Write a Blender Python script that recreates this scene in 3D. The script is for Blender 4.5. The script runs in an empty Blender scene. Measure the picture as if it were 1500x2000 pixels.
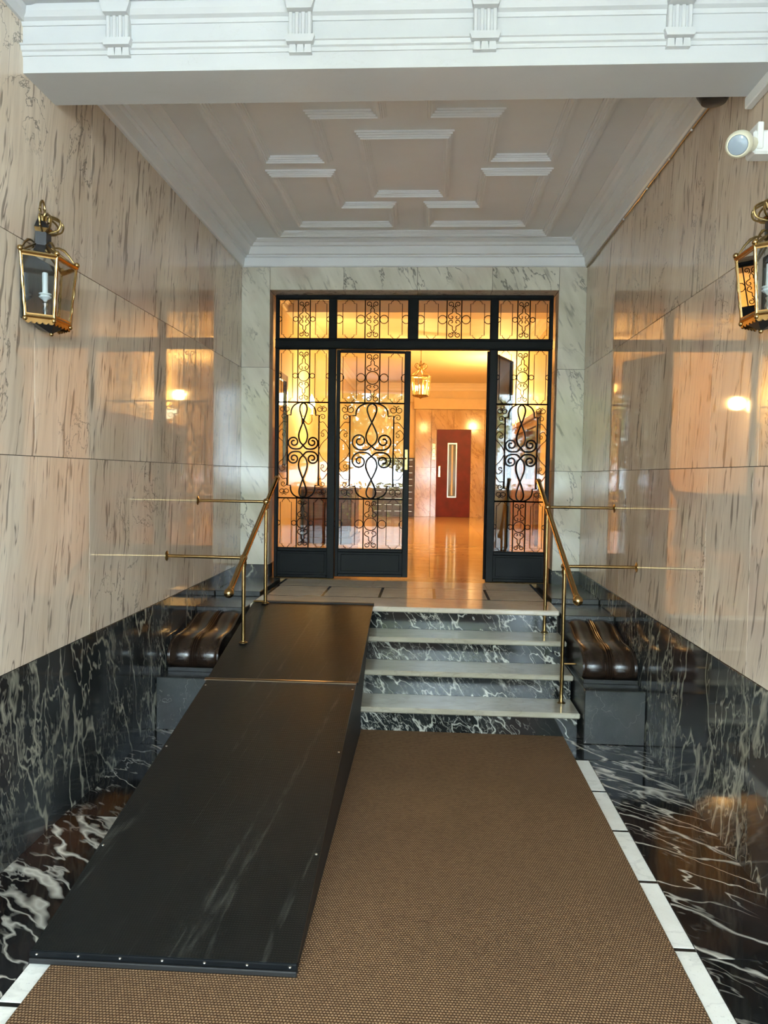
import bpy, math, random
from mathutils import Vector, Matrix
random.seed(7)
PI = math.pi
scene = bpy.context.scene
col = scene.collection

# ------------------------------------------------------------------ camera
CAM_H = 1.55
F_PX = 1491.9
yaw, pitch, roll = -0.05684, -0.04794, 0.01512
fw = Vector((math.sin(yaw)*math.cos(pitch), math.cos(yaw)*math.cos(pitch), math.sin(pitch)))
rt = Vector((math.cos(yaw), -math.sin(yaw), 0)); up = rt.cross(fw)
rt, up = math.cos(roll)*rt + math.sin(roll)*up, -math.sin(roll)*rt + math.cos(roll)*up
cam_d = bpy.data.cameras.new('camera'); cam = bpy.data.objects.new('camera', cam_d); col.objects.link(cam)
cam_d.sensor_fit = 'HORIZONTAL'; cam_d.sensor_width = 36; cam_d.lens = F_PX/1500*36
cam_d.clip_start = 0.05; cam_d.clip_end = 200
M3 = Matrix((rt, up, -fw)).transposed()
cam.matrix_world = Matrix.Translation((0, 0, CAM_H)) @ M3.to_4x4()
scene.camera = cam

# ------------------------------------------------------------------ sky and exposure
world = bpy.data.worlds.new('world'); scene.world = world; world.use_nodes = True
bg = world.node_tree.nodes['Background']
bg.inputs[0].default_value = (0.68, 0.86, 1.0, 1); bg.inputs[1].default_value = 20.5
vs = scene.view_settings
vs.view_transform = 'Standard'; vs.look = 'None'; vs.exposure = 1.25; vs.gamma = 1.0; vs.use_curve_mapping = False

# main measures (metres; x right, y away from the street, z up)
XL, XR = -1.615, 1.29
XC = (XL+XR)/2
YS = -2.5            # street front
YE = 6.52            # face of the end wall
ZW = 0.762           # wainscot top
J1, J2 = 1.607, 2.459
ZC = 3.303           # cornice foot
ZCEIL = 3.5
ZL = 0.63            # landing
YB0, YB1, ZB = 2.99, 3.25, 3.105   # beam
YD = 6.72            # iron door screen

# the street doorway lets the sky in: sampling portal in the opening
pl = bpy.data.lights.new('sky_portal', 'AREA'); po = bpy.data.objects.new('sky_portal', pl); col.objects.link(po)
pl.shape = 'RECTANGLE'; pl.size = 2.7; pl.size_y = 3.2; pl.cycles.is_portal = True
po.location = (XC, YS-0.3, 1.62); po.rotation_euler = (PI/2, 0, 0)

# ------------------------------------------------------------------ node helper
def new_mat(name):
    m = bpy.data.materials.new(name); m.use_nodes = True
    nt = m.node_tree
    return m, nt, nt.nodes['Principled BSDF']
class NG:
    def __init__(s, nt): s.nt = nt
    def n(s, t, **kw):
        x = s.nt.nodes.new(t)
        for k, v in kw.items(): setattr(x, k, v)
        return x
    def put(s, sock, v):
        if hasattr(v, 'is_linked'): s.nt.links.new(v, sock)
        elif isinstance(v, (tuple, list)) and len(v) == 3 and len(sock.default_value) == 4: sock.default_value = (*v, 1)
        else: sock.default_value = v
    def pos(s, rnd=0.0):
        p = s.n('ShaderNodeNewGeometry').outputs['Position']
        if rnd:
            r = s.n('ShaderNodeObjectInfo').outputs['Random']
            c = s.n('ShaderNodeCombineXYZ'); a = s.math('MULTIPLY', r, rnd)
            b = s.math('MULTIPLY', r, rnd*1.7)
            for k in range(3): s.put(c.inputs[k], a if k != 1 else b)
            p = s.vec('ADD', p, c.outputs[0])
        return p
    def obj(s): return s.n('ShaderNodeTexCoord').outputs['Object']
    def vec(s, op, a, b):
        x = s.n('ShaderNodeVectorMath', operation=op); s.put(x.inputs[0], a); s.put(x.inputs[1], b); return x.outputs[0]
    def math(s, op, a, b=0.0, c=None):
        x = s.n('ShaderNodeMath', operation=op); s.put(x.inputs[0], a); s.put(x.inputs[1], b)
        if c is not None: s.put(x.inputs[2], c)
        return x.outputs[0]
    def mapping(s, v, scale=(1, 1, 1), rot=(0, 0, 0), loc=(0, 0, 0)):
        x = s.n('ShaderNodeMapping'); s.put(x.inputs[0], v); x.inputs[1].default_value = loc
        x.inputs[2].default_value = rot; x.inputs[3].default_value = scale; return x.outputs[0]
    def noise(s, v, scale=1.0, detail=3.0, rough=0.5, dist=0.0, out=0):
        x = s.n('ShaderNodeTexNoise'); s.put(x.inputs['Vector'], v); x.inputs['Scale'].default_value = scale
        x.inputs['Detail'].default_value = detail; x.inputs['Roughness'].default_value = rough
        x.inputs['Distortion'].default_value = dist; return x.outputs[out]
    def rng(s, v, a, b, c=0.0, d=1.0, smooth=False):
        x = s.n('ShaderNodeMapRange'); x.interpolation_type = 'SMOOTHSTEP' if smooth else 'LINEAR'
        s.put(x.inputs[0], v)
        for k, q in zip((1, 2, 3, 4), (a, b, c, d)): x.inputs[k].default_value = q
        return x.outputs[0]
    def ridge(s, v, w):                      # thin lines where a noise crosses its mean
        return s.rng(s.math('ABSOLUTE', s.math('SUBTRACT', v, 0.5)), 0.0, w, 1.0, 0.0)
    def mix(s, f, a, b):
        x = s.n('ShaderNodeMix', data_type='RGBA'); s.put(x.inputs[0], f); s.put(x.inputs[6], a); s.put(x.inputs[7], b)
        return x.outputs[2]
    def bump(s, h, strength=0.3, dist=0.01):
        x = s.n('ShaderNodeBump'); x.inputs['Strength'].default_value = strength; x.inputs['Distance'].default_value = dist
        s.put(x.inputs['Height'], h); return x.outputs[0]

MAT = {}
def plain(name, colr, rough=0.5, metal=0.0, emis=None, es=0.0, coat=0.0, var=0.0, vscale=6.0, bump=0.0):
    m, nt, b = new_mat(name); g = NG(nt)
    b.inputs['Roughness'].default_value = rough; b.inputs['Metallic'].default_value = metal
    b.inputs['Coat Weight'].default_value = coat; b.inputs['Coat Roughness'].default_value = 0.06
    if var or bump:
        nz = g.noise(g.pos(), vscale, 5.0, 0.6)
        lo = tuple(c*(1-var) for c in colr); hi = tuple(min(1, c*(1+var)) for c in colr)
        g.put(b.inputs['Base Color'], g.mix(g.rng(nz, 0.3, 0.7), lo, hi))
        if bump: g.put(b.inputs['Normal'], g.bump(g.noise(g.pos(), vscale*4, 4.0), bump, 0.004))
    else: b.inputs['Base Color'].default_value = (*colr, 1)
    if emis: b.inputs['Emission Color'].default_value = (*emis, 1); b.inputs['Emission Strength'].default_value = es
    MAT[name] = m; return m

def beige_marble():
    m, nt, b = new_mat('beige_marble'); g = NG(nt)
    gp = g.n('ShaderNodeSeparateXYZ'); g.put(gp.inputs[0], g.pos())
    sg_ = g.math('SIGN', gp.outputs[0]); cb = g.n('ShaderNodeCombineXYZ')
    g.put(cb.inputs[0], gp.outputs[0]); g.put(cb.inputs[1], g.math('MULTIPLY', gp.outputs[1], sg_)); g.put(cb.inputs[2], gp.outputs[2])
    rv = g.math('MULTIPLY', g.n('ShaderNodeObjectInfo').outputs['Random'], 9.0); c2 = g.n('ShaderNodeCombineXYZ')
    for k_ in range(3): g.put(c2.inputs[k_], rv)
    p = g.mapping(g.vec('ADD', cb.outputs[0], c2.outputs[0]), rot=(math.radians(-9), 0, 0))
    wob = g.vec('SCALE', g.noise(g.vec('MULTIPLY', p, (1.5, 1.5, 1.5)), 1.3, 3, out=1), (0, 0, 0)); wob.node.inputs['Scale'].default_value = 0.10
    p = g.vec('ADD', p, wob)
    tone = g.noise(g.vec('MULTIPLY', p, (3, 3.0, 0.45)), 1.0, 4, 0.55)
    fine = g.noise(g.vec('MULTIPLY', p, (30, 42.0, 2.2)), 1.0, 3, 0.6)
    c = g.mix(g.rng(tone, 0.32, 0.68), (0.66, 0.53, 0.40), (0.84, 0.73, 0.59))
    c = g.mix(g.math('MULTIPLY', g.rng(fine, 0.45, 0.75), 0.32), c, (0.36, 0.25, 0.175))
    cloud = g.noise(p, 0.9, 2, 0.5)
    c = g.mix(g.math('MULTIPLY', g.rng(cloud, 0.52, 0.72, smooth=True), 0.4), c, (0.56, 0.50, 0.43))
    pk = g.noise(g.vec('ADD', p, (4, 5, 6)), 0.8, 2, 0.5)
    c = g.mix(g.math('MULTIPLY', g.rng(pk, 0.55, 0.72, smooth=True), 0.45), c, (0.50, 0.31, 0.26))
    # short dark dashes running with the bed of the stone
    d1 = g.rng(g.noise(g.vec('MULTIPLY', p, (20, 30.0, 3.2)), 1.0, 2.5, 0.5), 0.61, 0.66)
    d2 = g.ridge(g.noise(g.vec('MULTIPLY', p, (8, 17.0, 1.15)), 1.0, 3.0, 0.5), 0.014)
    msk = g.rng(g.noise(g.vec('MULTIPLY', p, (2, 8, 3.2)), 1.0, 2), 0.49, 0.55)
    d2 = g.math('MULTIPLY', d2, msk)
    d = g.math('MULTIPLY', g.math('MAXIMUM', g.math('MULTIPLY', d1, 0.75), d2), 0.82)
    c = g.mix(d, c, (0.105, 0.07, 0.055))
    # wandering grey-green crooked veins
    v3 = g.ridge(g.noise(g.vec('MULTIPLY', p, (2, 2.2, 1.5)), 1.0, 6.0, 0.62, 0.4), 0.006)
    v3 = g.math('MULTIPLY', v3, g.rng(g.noise(g.vec('ADD', p, (9, 2, 4)), 1.1, 1), 0.52, 0.60))
    c = g.mix(g.math('MULTIPLY', v3, 0.75), c, (0.10, 0.085, 0.075))
    g.put(b.inputs['Base Color'], c); b.inputs['Roughness'].default_value = 0.035
    b.inputs['IOR'].default_value = 1.5
    MAT['beige_marble'] = m

def pale_marble():
    m, nt, b = new_mat('pale_marble'); g = NG(nt)
    p = g.mapping(g.pos(7.0), rot=(0, math.radians(28), 0))
    tone = g.noise(g.vec('MULTIPLY', p, (8, 8, 1.8)), 1.0, 4, 0.55)
    c = g.mix(g.rng(tone, 0.3, 0.7), (0.62, 0.585, 0.475), (0.82, 0.78, 0.665))
    r = g.noise(g.vec('ADD', p, (3, 1, 8)), 2.0, 2)
    c = g.mix(g.math('MULTIPLY', g.rng(r, 0.56, 0.72), 0.4), c, (0.56, 0.40, 0.33))
    d1 = g.rng(g.noise(g.vec('MULTIPLY', p, (20, 20, 4.0)), 1.0, 2.5), 0.62, 0.72)
    v = g.ridge(g.noise(g.vec('MULTIPLY', p, (4.2, 4.2, 1.6)), 1.0, 5.0, 0.6, 0.3), 0.014)
    v = g.math('MULTIPLY', v, g.rng(g.noise(p, 2.2, 1), 0.42, 0.58))
    d = g.math('MAXIMUM', g.math('MULTIPLY', d1, 0.55), g.math('MULTIPLY', v, 0.85))
    c = g.mix(d, c, (0.15, 0.14, 0.12))
    g.put(b.inputs['Base Color'], c); b.inputs['Roughness'].default_value = 0.09
    MAT['pale_marble'] = m

def dark_marble(name, stretch, rot, cream, dens=1.0, base=(0.020, 0.022, 0.022), patch=0.5, rough=0.08, rnd=8.0, vein=1.0):
    m, nt, b = new_mat(name); g = NG(nt)
    p = g.mapping(g.pos(rnd), rot=rot)
    wob = g.vec('SCALE', g.noise(p, 2.2, 4, 0.6, out=1), (0, 0, 0)); wob.node.inputs['Scale'].default_value = 0.13
    q = g.vec('MULTIPLY', g.vec('ADD', p, wob), stretch)
    n1 = g.ridge(g.noise(q, 2.1*dens, 3.5, 0.5), 0.012*vein)
    n2 = g.ridge(g.noise(g.vec('ADD', q, (5, 3, 1)), 4.6*dens, 3.5, 0.5), 0.013*vein)
    n3 = g.ridge(g.noise(g.vec('ADD', q, (1, 8, 4)), 10*dens, 3, 0.6), 0.025*vein)
    k2 = g.rng(g.noise(p, 1.6, 2), 0.40, 0.60); k3 = g.rng(g.noise(g.vec('ADD', p, (2, 7, 3)), 2.2, 2), 0.46, 0.62)
    v = g.math('MAXIMUM', n1, g.math('MULTIPLY', n2, k2))
    v = g.math('MAXIMUM', v, g.math('MULTIPLY', g.math('MULTIPLY', n3, k3), 0.55))
    big = g.rng(g.noise(g.vec('ADD', q, (7, 7, 7)), 1.5*dens, 6, 0.62), 0.655, 0.70)
    v = g.math('MAXIMUM', v, g.math('MULTIPLY', big, patch))
    c = g.mix(g.rng(g.noise(p, 3.0, 4), 0.4, 0.7), base, tuple(x*2.6 for x in base))
    brn = g.rng(g.noise(g.vec('ADD', p, (3, 9, 2)), 1.1, 3), 0.53, 0.70)
    c = g.mix(g.math('MULTIPLY', brn, 0.55), c, (0.045, 0.022, 0.017))
    vc = g.mix(g.rng(g.noise(p, 2.6, 3), 0.35, 0.65), cream, tuple(x*0.55 for x in cream))
    c = g.mix(g.math('MULTIPLY', v, 0.9), c, vc)
    g.put(b.inputs['Base Color'], c); b.inputs['Roughness'].default_value = rough
    MAT[name] = m

def tread_marble(name, a, bb, rough):
    m, nt, b = new_mat(name); g = NG(nt)
    p = g.pos(5.0)
    n = g.noise(g.vec('MULTIPLY', p, (1.5, 3, 6)), 2.0, 6, 0.6, 0.5)
    c = g.mix(g.rng(n, 0.3, 0.7), a, bb)
    v = g.ridge(g.noise(g.vec('MULTIPLY', p, (1.2, 2.4, 3)), 2.0, 4, 0.55, 0.6), 0.02)
    c = g.mix(g.math('MULTIPLY', v, 0.25), c, tuple(x*0.5 for x in a))
    sp = g.rng(g.noise(p, 120, 2), 0.62, 0.75)
    c = g.mix(g.math('MULTIPLY', sp, 0.25), c, (0.15, 0.14, 0.12))
    g.put(b.inputs['Base Color'], c); b.inputs['Roughness'].default_value = rough
    MAT[name] = m

def carpet_mat():
    m, nt, b = new_mat('carpet_weave'); g = NG(nt)
    p = g.mapping(g.pos(), rot=(0, 0, math.radians(0)))
    s = g.n('ShaderNodeSeparateXYZ'); g.put(s.inputs[0], p)
    PX, PY = 0.0098, 0.0105
    row = g.math('FLOOR', g.math('DIVIDE', s.outputs[1], PY))
    off = g.math('MULTIPLY', g.math('MODULO', g.math('ABSOLUTE', row), 2.0), 0.5)
    u = g.math('FRACT', g.math('ADD', g.math('DIVIDE', s.outputs[0], PX), off))
    v = g.math('FRACT', g.math('DIVIDE', s.outputs[1], PY))
    du = g.math('SUBTRACT', u, 0.5); dv = g.math('SUBTRACT', v, 0.5)
    d = g.math('SQRT', g.math('ADD', g.math('MULTIPLY', du, du), g.math('MULTIPLY', dv, dv)))
    knot = g.rng(d, 0.16, 0.55, 1.0, 0.0, True)
    mot = g.noise(p, 55.0, 3, 0.6)
    c = g.mix(knot, (0.062, 0.031, 0.014), (0.36, 0.222, 0.118))
    c = g.mix(g.math('MULTIPLY', g.rng(mot, 0.4, 0.7), 0.4), c, (0.085, 0.045, 0.025))
    lg = g.noise(p, 1.2, 4, 0.6)
    c = g.mix(g.math('MULTIPLY', g.rng(lg, 0.4, 0.7), 0.22), c, (0.07, 0.04, 0.024))
    g.put(b.inputs['Base Color'], c); b.inputs['Roughness'].default_value = 0.95
    b.inputs['Specular IOR Level'].default_value = 0.12
    g.put(b.inputs['Normal'], g.bump(knot, 0.5, 0.004)); MAT['carpet_weave'] = m

def ramp_mat():
    m, nt, b = new_mat('black_tread_plate'); g = NG(nt)
    p = g.pos(); s = g.n('ShaderNodeSeparateXYZ'); g.put(s.inputs[0], p)
    a = g.math('SINE', g.math('MULTIPLY', g.math('ADD', s.outputs[0], s.outputs[1]), 330))
    c2 = g.math('SINE', g.math('MULTIPLY', g.math('SUBTRACT', s.outputs[0], s.outputs[1]), 330))
    h = g.rng(g.math('MULTIPLY', a, c2), 0.1, 0.6)
    # wheel scuffs running along the ramp
    q = g.mapping(p, rot=(0, 0, math.radians(8)))
    sc = g.ridge(g.noise(g.vec('MULTIPLY', q, (5.5, 0.14, 0)), 1.0, 2, 0.5), 0.010)
    sc = g.math('MULTIPLY', sc, g.rng(g.noise(g.vec('MULTIPLY', q, (60, 9, 0)), 1.0, 3), 0.42, 0.62))
    du = g.rng(g.noise(g.vec('MULTIPLY', q, (4, 1.2, 0)), 1.0, 5, 0.6), 0.45, 0.75)
    c = g.mix(g.math('MULTIPLY', du, 0.5), (0.0075, 0.0085, 0.008), (0.016, 0.0165, 0.015))
    c = g.mix(g.math('MULTIPLY', sc, 0.25), c, (0.12, 0.12, 0.10))
    g.put(b.inputs['Base Color'], c)
    g.put(b.inputs['Roughness'], g.rng(du, 0, 1, 0.30, 0.42)); b.inputs['Specular IOR Level'].default_value = 0.24
    g.put(b.inputs['Normal'], g.bump(h, 0.30, 0.002)); MAT['black_tread_plate'] = m

def glass_mat(name='clear_glass', tint=(0.97, 0.98, 0.97), rough=0.0):
    m = bpy.data.materials.new(name); m.use_nodes = True; nt = m.node_tree
    for x in list(nt.nodes): nt.nodes.remove(x)
    g = NG(nt)
    o = g.n('ShaderNodeOutputMaterial'); t = g.n('ShaderNodeBsdfTransparent'); gl = g.n('ShaderNodeBsdfGlossy')
    t.inputs[0].default_value = (*tint, 1); gl.inputs['Roughness'].default_value = rough
    f = g.n('ShaderNodeFresnel'); f.inputs[0].default_value = 1.45
    mx = g.n('ShaderNodeMixShader'); nt.links.new(f.outputs[0], mx.inputs[0])
    nt.links.new(t.outputs[0], mx.inputs[1]); nt.links.new(gl.outputs[0], mx.inputs[2]); nt.links.new(mx.outputs[0], o.inputs[0])
    MAT[name] = m

def paint_mat():
    m, nt, b = new_mat('white_paint'); g = NG(nt)
    p = g.pos()
    n = g.noise(p, 1.4, 4, 0.6)
    c = g.mix(g.rng(n, 0.35, 0.7), (0.66, 0.665, 0.665), (0.60, 0.605, 0.605))
    # flaked and cracked paint with its own shape
    fl = g.ridge(g.noise(g.vec('MULTIPLY', p, (2.0, 6, 6)), 2.0, 6, 0.65, 0.5), 0.004)
    fl = g.math('MULTIPLY', fl, g.rng(g.noise(p, 2.4, 2), 0.56, 0.66))
    c = g.mix(g.math('MULTIPLY', fl, 0.55), c, (0.52, 0.50, 0.47))
    g.put(b.inputs['Base Color'], c); b.inputs['Roughness'].default_value = 0.5
    g.put(b.inputs['Normal'], g.bump(g.math('ADD', g.noise(p, 14, 4, 0.6), g.math('MULTIPLY', fl, 1.5)), 0.25, 0.004))
    MAT['white_paint'] = m

def gold_marble():
    m, nt, b = new_mat('gold_marble'); g = NG(nt)
    p = g.mapping(g.pos(6.0), rot=(0, math.radians(25), 0))
    n = g.noise(g.vec('MULTIPLY', p, (3, 3, 1)), 1.5, 5, 0.6, 0.6)
    c = g.mix(g.rng(n, 0.3, 0.7), (0.52, 0.34, 0.15), (0.74, 0.55, 0.30))
    v = g.ridge(g.noise(g.vec('MULTIPLY', p, (3, 3, 1.2)), 1.6, 5, 0.6, 0.5), 0.03)
    c = g.mix(g.math('MULTIPLY', v, 0.6), c, (0.30, 0.16, 0.07))
    g.put(b.inputs['Base Color'], c); b.inputs['Roughness'].default_value = 0.12
    MAT['gold_marble'] = m

def wood_mat(name, a, bb, rough=0.25, axis=(1, 1, 12)):
    m, nt, b = new_mat(name); g = NG(nt)
    n = g.noise(g.vec('MULTIPLY', g.pos(3.0), axis), 4.0, 4, 0.6, 0.4)
    g.put(b.inputs['Base Color'], g.mix(g.rng(n, 0.3, 0.7), a, bb)); b.inputs['Roughness'].default_value = rough
    MAT[name] = m

beige_marble(); pale_marble(); paint_mat(); gold_marble(); carpet_mat(); ramp_mat()
dark_marble('wainscot_marble', (2.0, 2.0, 0.75), (math.radians(-8), 0, 0), (0.50, 0.475, 0.37), 0.85, patch=0.6, vein=1.25)
dark_marble('floor_marble', (0.6, 2.0, 1), (0, 0, math.radians(38)), (0.80, 0.74, 0.62), 0.62, base=(0.006, 0.006, 0.006), patch=0.75, rough=0.07, vein=1.1)
dark_marble('riser_marble', (2.3, 2.3, 0.8), (0, math.radians(38), 0), (0.74, 0.72, 0.63), 1.3, base=(0.011, 0.013, 0.013), patch=0.6, rough=0.12, vein=1.0)
dark_marble('cheek_stone', (1, 1, 1), (0, 0, 0), (0.20, 0.19, 0.17), 2.0, base=(0.020, 0.021, 0.020), patch=0.0, rough=0.24, vein=0.18)
tread_marble('tread_stone', (0.36, 0.325, 0.25), (0.49, 0.45, 0.355), 0.16)
tread_marble('white_tile', (0.78, 0.75, 0.66), (0.90, 0.88, 0.80), 0.12)
tread_marble('landing_stone', (0.62, 0.54, 0.43), (0.75, 0.67, 0.55), 0.12)
tread_marble('lobby_stone', (0.62, 0.42, 0.20), (0.76, 0.55, 0.30), 0.09)
wood_mat('console_wood', (0.012, 0.008, 0.006), (0.032, 0.017, 0.010), 0.24, (6, 1, 1))
wood_mat('desk_wood', (0.075, 0.030, 0.018), (0.13, 0.055, 0.03), 0.22)
wood_mat('lodge_wood', (0.16, 0.075, 0.035), (0.26, 0.13, 0.06), 0.25)
glass_mat()
glass_mat('lantern_glass', (0.80, 0.86, 0.90))
plain('black_joint', (0.012, 0.011, 0.010), 0.2)
plain('grout', (0.10, 0.08, 0.065), 0.8)
plain('ceiling_paint', (0.85, 0.85, 0.84), 0.6, var=0.05, vscale=1.2, bump=0.05)
plain('trim_paint', (0.85, 0.86, 0.86), 0.45, var=0.03, vscale=2.0, bump=0.05)
plain('brass', (0.47, 0.32, 0.135), 0.16, 1.0, var=0.15, vscale=14)
plain('old_brass', (0.30, 0.21, 0.09), 0.28, 1.0, var=0.35, vscale=40)
plain('black_iron', (0.006, 0.007, 0.008), 0.42, 0.0, var=0.3, vscale=10); MAT['black_iron'].node_tree.nodes['Principled BSDF'].inputs['Specular IOR Level'].default_value = 0.12
plain('black_tin', (0.012, 0.013, 0.015), 0.3)
plain('mirror_tin', (0.16, 0.18, 0.20), 0.12, 0.9)
plain('white_plastic', (0.80, 0.80, 0.77), 0.35)
plain('yellowed_plastic', (0.72, 0.68, 0.52), 0.35)
plain('lens_glass', (0.30, 0.36, 0.42), 0.12)
plain('candle_white', (0.86, 0.85, 0.80), 0.35)
plain('black_rubber', (0.010, 0.010, 0.010), 0.55)
plain('steel', (0.55, 0.54, 0.50), 0.3, 1.0)
plain('hinge_metal', (0.20, 0.14, 0.09), 0.3, 1.0)
plain('lobby_plaster', (0.78, 0.62, 0.36), 0.6, var=0.04)
plain('lobby_ceiling_paint', (0.84, 0.74, 0.56), 0.6)
plain('maroon_lacquer', (0.15, 0.008, 0.010), 0.5, var=0.25, vscale=5)
plain('lift_window', (0.20, 0.21, 0.16), 0.1)
plain('mailbox_front', (0.075, 0.045, 0.032), 0.35)
plain('mirror_silver', (0.85, 0.80, 0.70), 0.03, 1.0)
plain('bulb', (1, 0.85, 0.6), 0.4, emis=(1.0, 0.72, 0.32), es=9)
plain('bowl_lit', (1, 0.9, 0.7), 0.4, emis=(1.0, 0.80, 0.48), es=2.5)
plain('pavement', (0.27, 0.27, 0.265), 0.8, var=0.15, vscale=3)
plain('facade_window', (0.04, 0.05, 0.06), 0.1)
plain('bark', (0.10, 0.07, 0.05), 0.9, var=0.3, vscale=8)
plain('leaf_green', (0.33, 0.35, 0.08), 0.6, var=0.5, vscale=2.5)
plain('street_plaster', (0.62, 0.60, 0.56), 0.8)

# ------------------------------------------------------------------ mesh helper
class MB:
    def __init__(s): s.v = []; s.f = []
    def add(s, vs_, fs):
        o = len(s.v); s.v += [tuple(q) for q in vs_]; s.f += [tuple(i+o for i in f) for f in fs]
    def box(s, x0, x1, y0, y1, z0, z1, bev=0.0):
        if bev <= 0:
            s.add([(x0,y0,z0),(x1,y0,z0),(x1,y1,z0),(x0,y1,z0),(x0,y0,z1),(x1,y0,z1),(x1,y1,z1),(x0,y1,z1)],
                  [(3,2,1,0),(4,5,6,7),(0,1,5,4),(1,2,6,5),(2,3,7,6),(3,0,4,7)])
        else:
            b = min(bev, (x1-x0)*.45, (y1-y0)*.45, (z1-z0)*.45)
            X = [x0, x1]; Y = [y0, y1]; Z = [z0, z1]; sg = (1, -1)
            vs_ = []; idx = {}
            for i in (0,1):
                for j in (0,1):
                    for k in (0,1):
                        idx[i,j,k,0] = len(vs_); vs_.append((X[i], Y[j]+sg[j]*b, Z[k]+sg[k]*b))
                        idx[i,j,k,1] = len(vs_); vs_.append((X[i]+sg[i]*b, Y[j], Z[k]+sg[k]*b))
                        idx[i,j,k,2] = len(vs_); vs_.append((X[i]+sg[i]*b, Y[j]+sg[j]*b, Z[k]))
            fs = []
            for i in (0,1):
                q = [idx[i,0,0,0], idx[i,1,0,0], idx[i,1,1,0], idx[i,0,1,0]]; fs.append(q if i else q[::-1])
            for j in (0,1):
                q = [idx[0,j,0,1], idx[1,j,0,1], idx[1,j,1,1], idx[0,j,1,1]]; fs.append(q[::-1] if j else q)
            for k in (0,1):
                q = [idx[0,0,k,2], idx[1,0,k,2], idx[1,1,k,2], idx[0,1,k,2]]; fs.append(q if k else q[::-1])
            for i in (0,1):
                for j in (0,1):
                    q = [idx[i,j,0,0], idx[i,j,0,1], idx[i,j,1,1], idx[i,j,1,0]]; fs.append(q if i != j else q[::-1])
                for k in (0,1):
                    q = [idx[i,0,k,0], idx[i,0,k,2], idx[i,1,k,2], idx[i,1,k,0]]; fs.append(q if i == k else q[::-1])
            for j in (0,1):
                for k in (0,1):
                    q = [idx[0,j,k,1], idx[0,j,k,2], idx[1,j,k,2], idx[1,j,k,1]]; fs.append(q if j != k else q[::-1])
            for i in (0,1):
                for j in (0,1):
                    for k in (0,1):
                        q = [idx[i,j,k,0], idx[i,j,k,1], idx[i,j,k,2]]; fs.append(q if (i+j+k) % 2 == 0 else q[::-1])
            s.add(vs_, fs)
        return s
    def prism(s, pts, a, b, axis='x'):
        n = len(pts)
        def mk(p, t): return {'x': (t, p[0], p[1]), 'y': (p[0], t, p[1]), 'z': (p[0], p[1], t)}[axis]
        s.add([mk(p, a) for p in pts] + [mk(p, b) for p in pts],
              [tuple(range(n))[::-1], tuple(range(n, 2*n))] + [(i, (i+1) % n, n+(i+1) % n, n+i) for i in range(n)]); return s
    def tube(s, pts, r, n=6, closed=False, caps=True):
        pts = [Vector(p) for p in pts]; m = len(pts); rings = []
        rr = r if isinstance(r, (list, tuple)) else [r]*m
        prev = None
        for i, p in enumerate(pts):
            if closed: t = pts[(i+1) % m]-pts[i-1]
            else: t = pts[min(i+1, m-1)]-pts[max(i-1, 0)]
            if t.length < 1e-9: t = Vector((0, 0, 1))
            t.normalize()
            if prev is None:
                a = Vector((0, 0, 1)) if abs(t.z) < .9 else Vector((0, 1, 0))
                nrm = t.cross(a).normalized()
            else:
                nrm = prev - t*prev.dot(t)
                nrm = nrm.normalized() if nrm.length > 1e-6 else t.orthogonal().normalized()
            prev = nrm; bn = t.cross(nrm)
            rings.append([p + rr[i]*(math.cos(2*PI*k/n)*nrm + math.sin(2*PI*k/n)*bn) for k in range(n)])
        vs_ = [q for ring in rings for q in ring]; fs = []
        for i in range(m if closed else m-1):
            j = (i+1) % m
            for k in range(n): fs.append((i*n+k, i*n+(k+1) % n, j*n+(k+1) % n, j*n+k))
        if caps and not closed: fs += [tuple(range(n))[::-1], tuple((m-1)*n+k for k in range(n))]
        s.add(vs_, fs); return s
    def lathe(s, prof, n=16, c=(0, 0, 0), axis='z', a0=0.0, a1=2*PI):
        full = abs(a1-a0-2*PI) < 1e-6; m = n if full else n+1
        vs_ = []; fs = []
        for (r, h) in prof:
            for k in range(m):
                a = a0+(a1-a0)*k/n
                if axis == 'z': q = (c[0]+r*math.cos(a), c[1]+r*math.sin(a), c[2]+h)
                elif axis == 'y': q = (c[0]+r*math.cos(a), c[1]+h, c[2]+r*math.sin(a))
                else: q = (c[0]+h, c[1]+r*math.cos(a), c[2]+r*math.sin(a))
                vs_.append(q)
        for i in range(len(prof)-1):
            for k in range(n):
                k2 = (k+1) % m if full else k+1
                fs.append((i*m+k, i*m+k2, (i+1)*m+k2, (i+1)*m+k))
        if full:
            if prof[0][0] > 1e-6: fs.append(tuple(range(m))[::-1])
            if prof[-1][0] > 1e-6: fs.append(tuple((len(prof)-1)*m+k for k in range(m)))
        s.add(vs_, fs); return s
    def ball(s, c, r, n=12, m=8, sz=1.0):
        return s.lathe([(max(1e-5, r*math.sin(PI*i/m)), -r*sz*math.cos(PI*i/m)) for i in range(m+1)], n, c)
    def grid(s, P):
        a, b = len(P), len(P[0])
        s.add([q for row in P for q in row], [(i*b+j, i*b+j+1, (i+1)*b+j+1, (i+1)*b+j) for i in range(a-1) for j in range(b-1)]); return s
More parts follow.
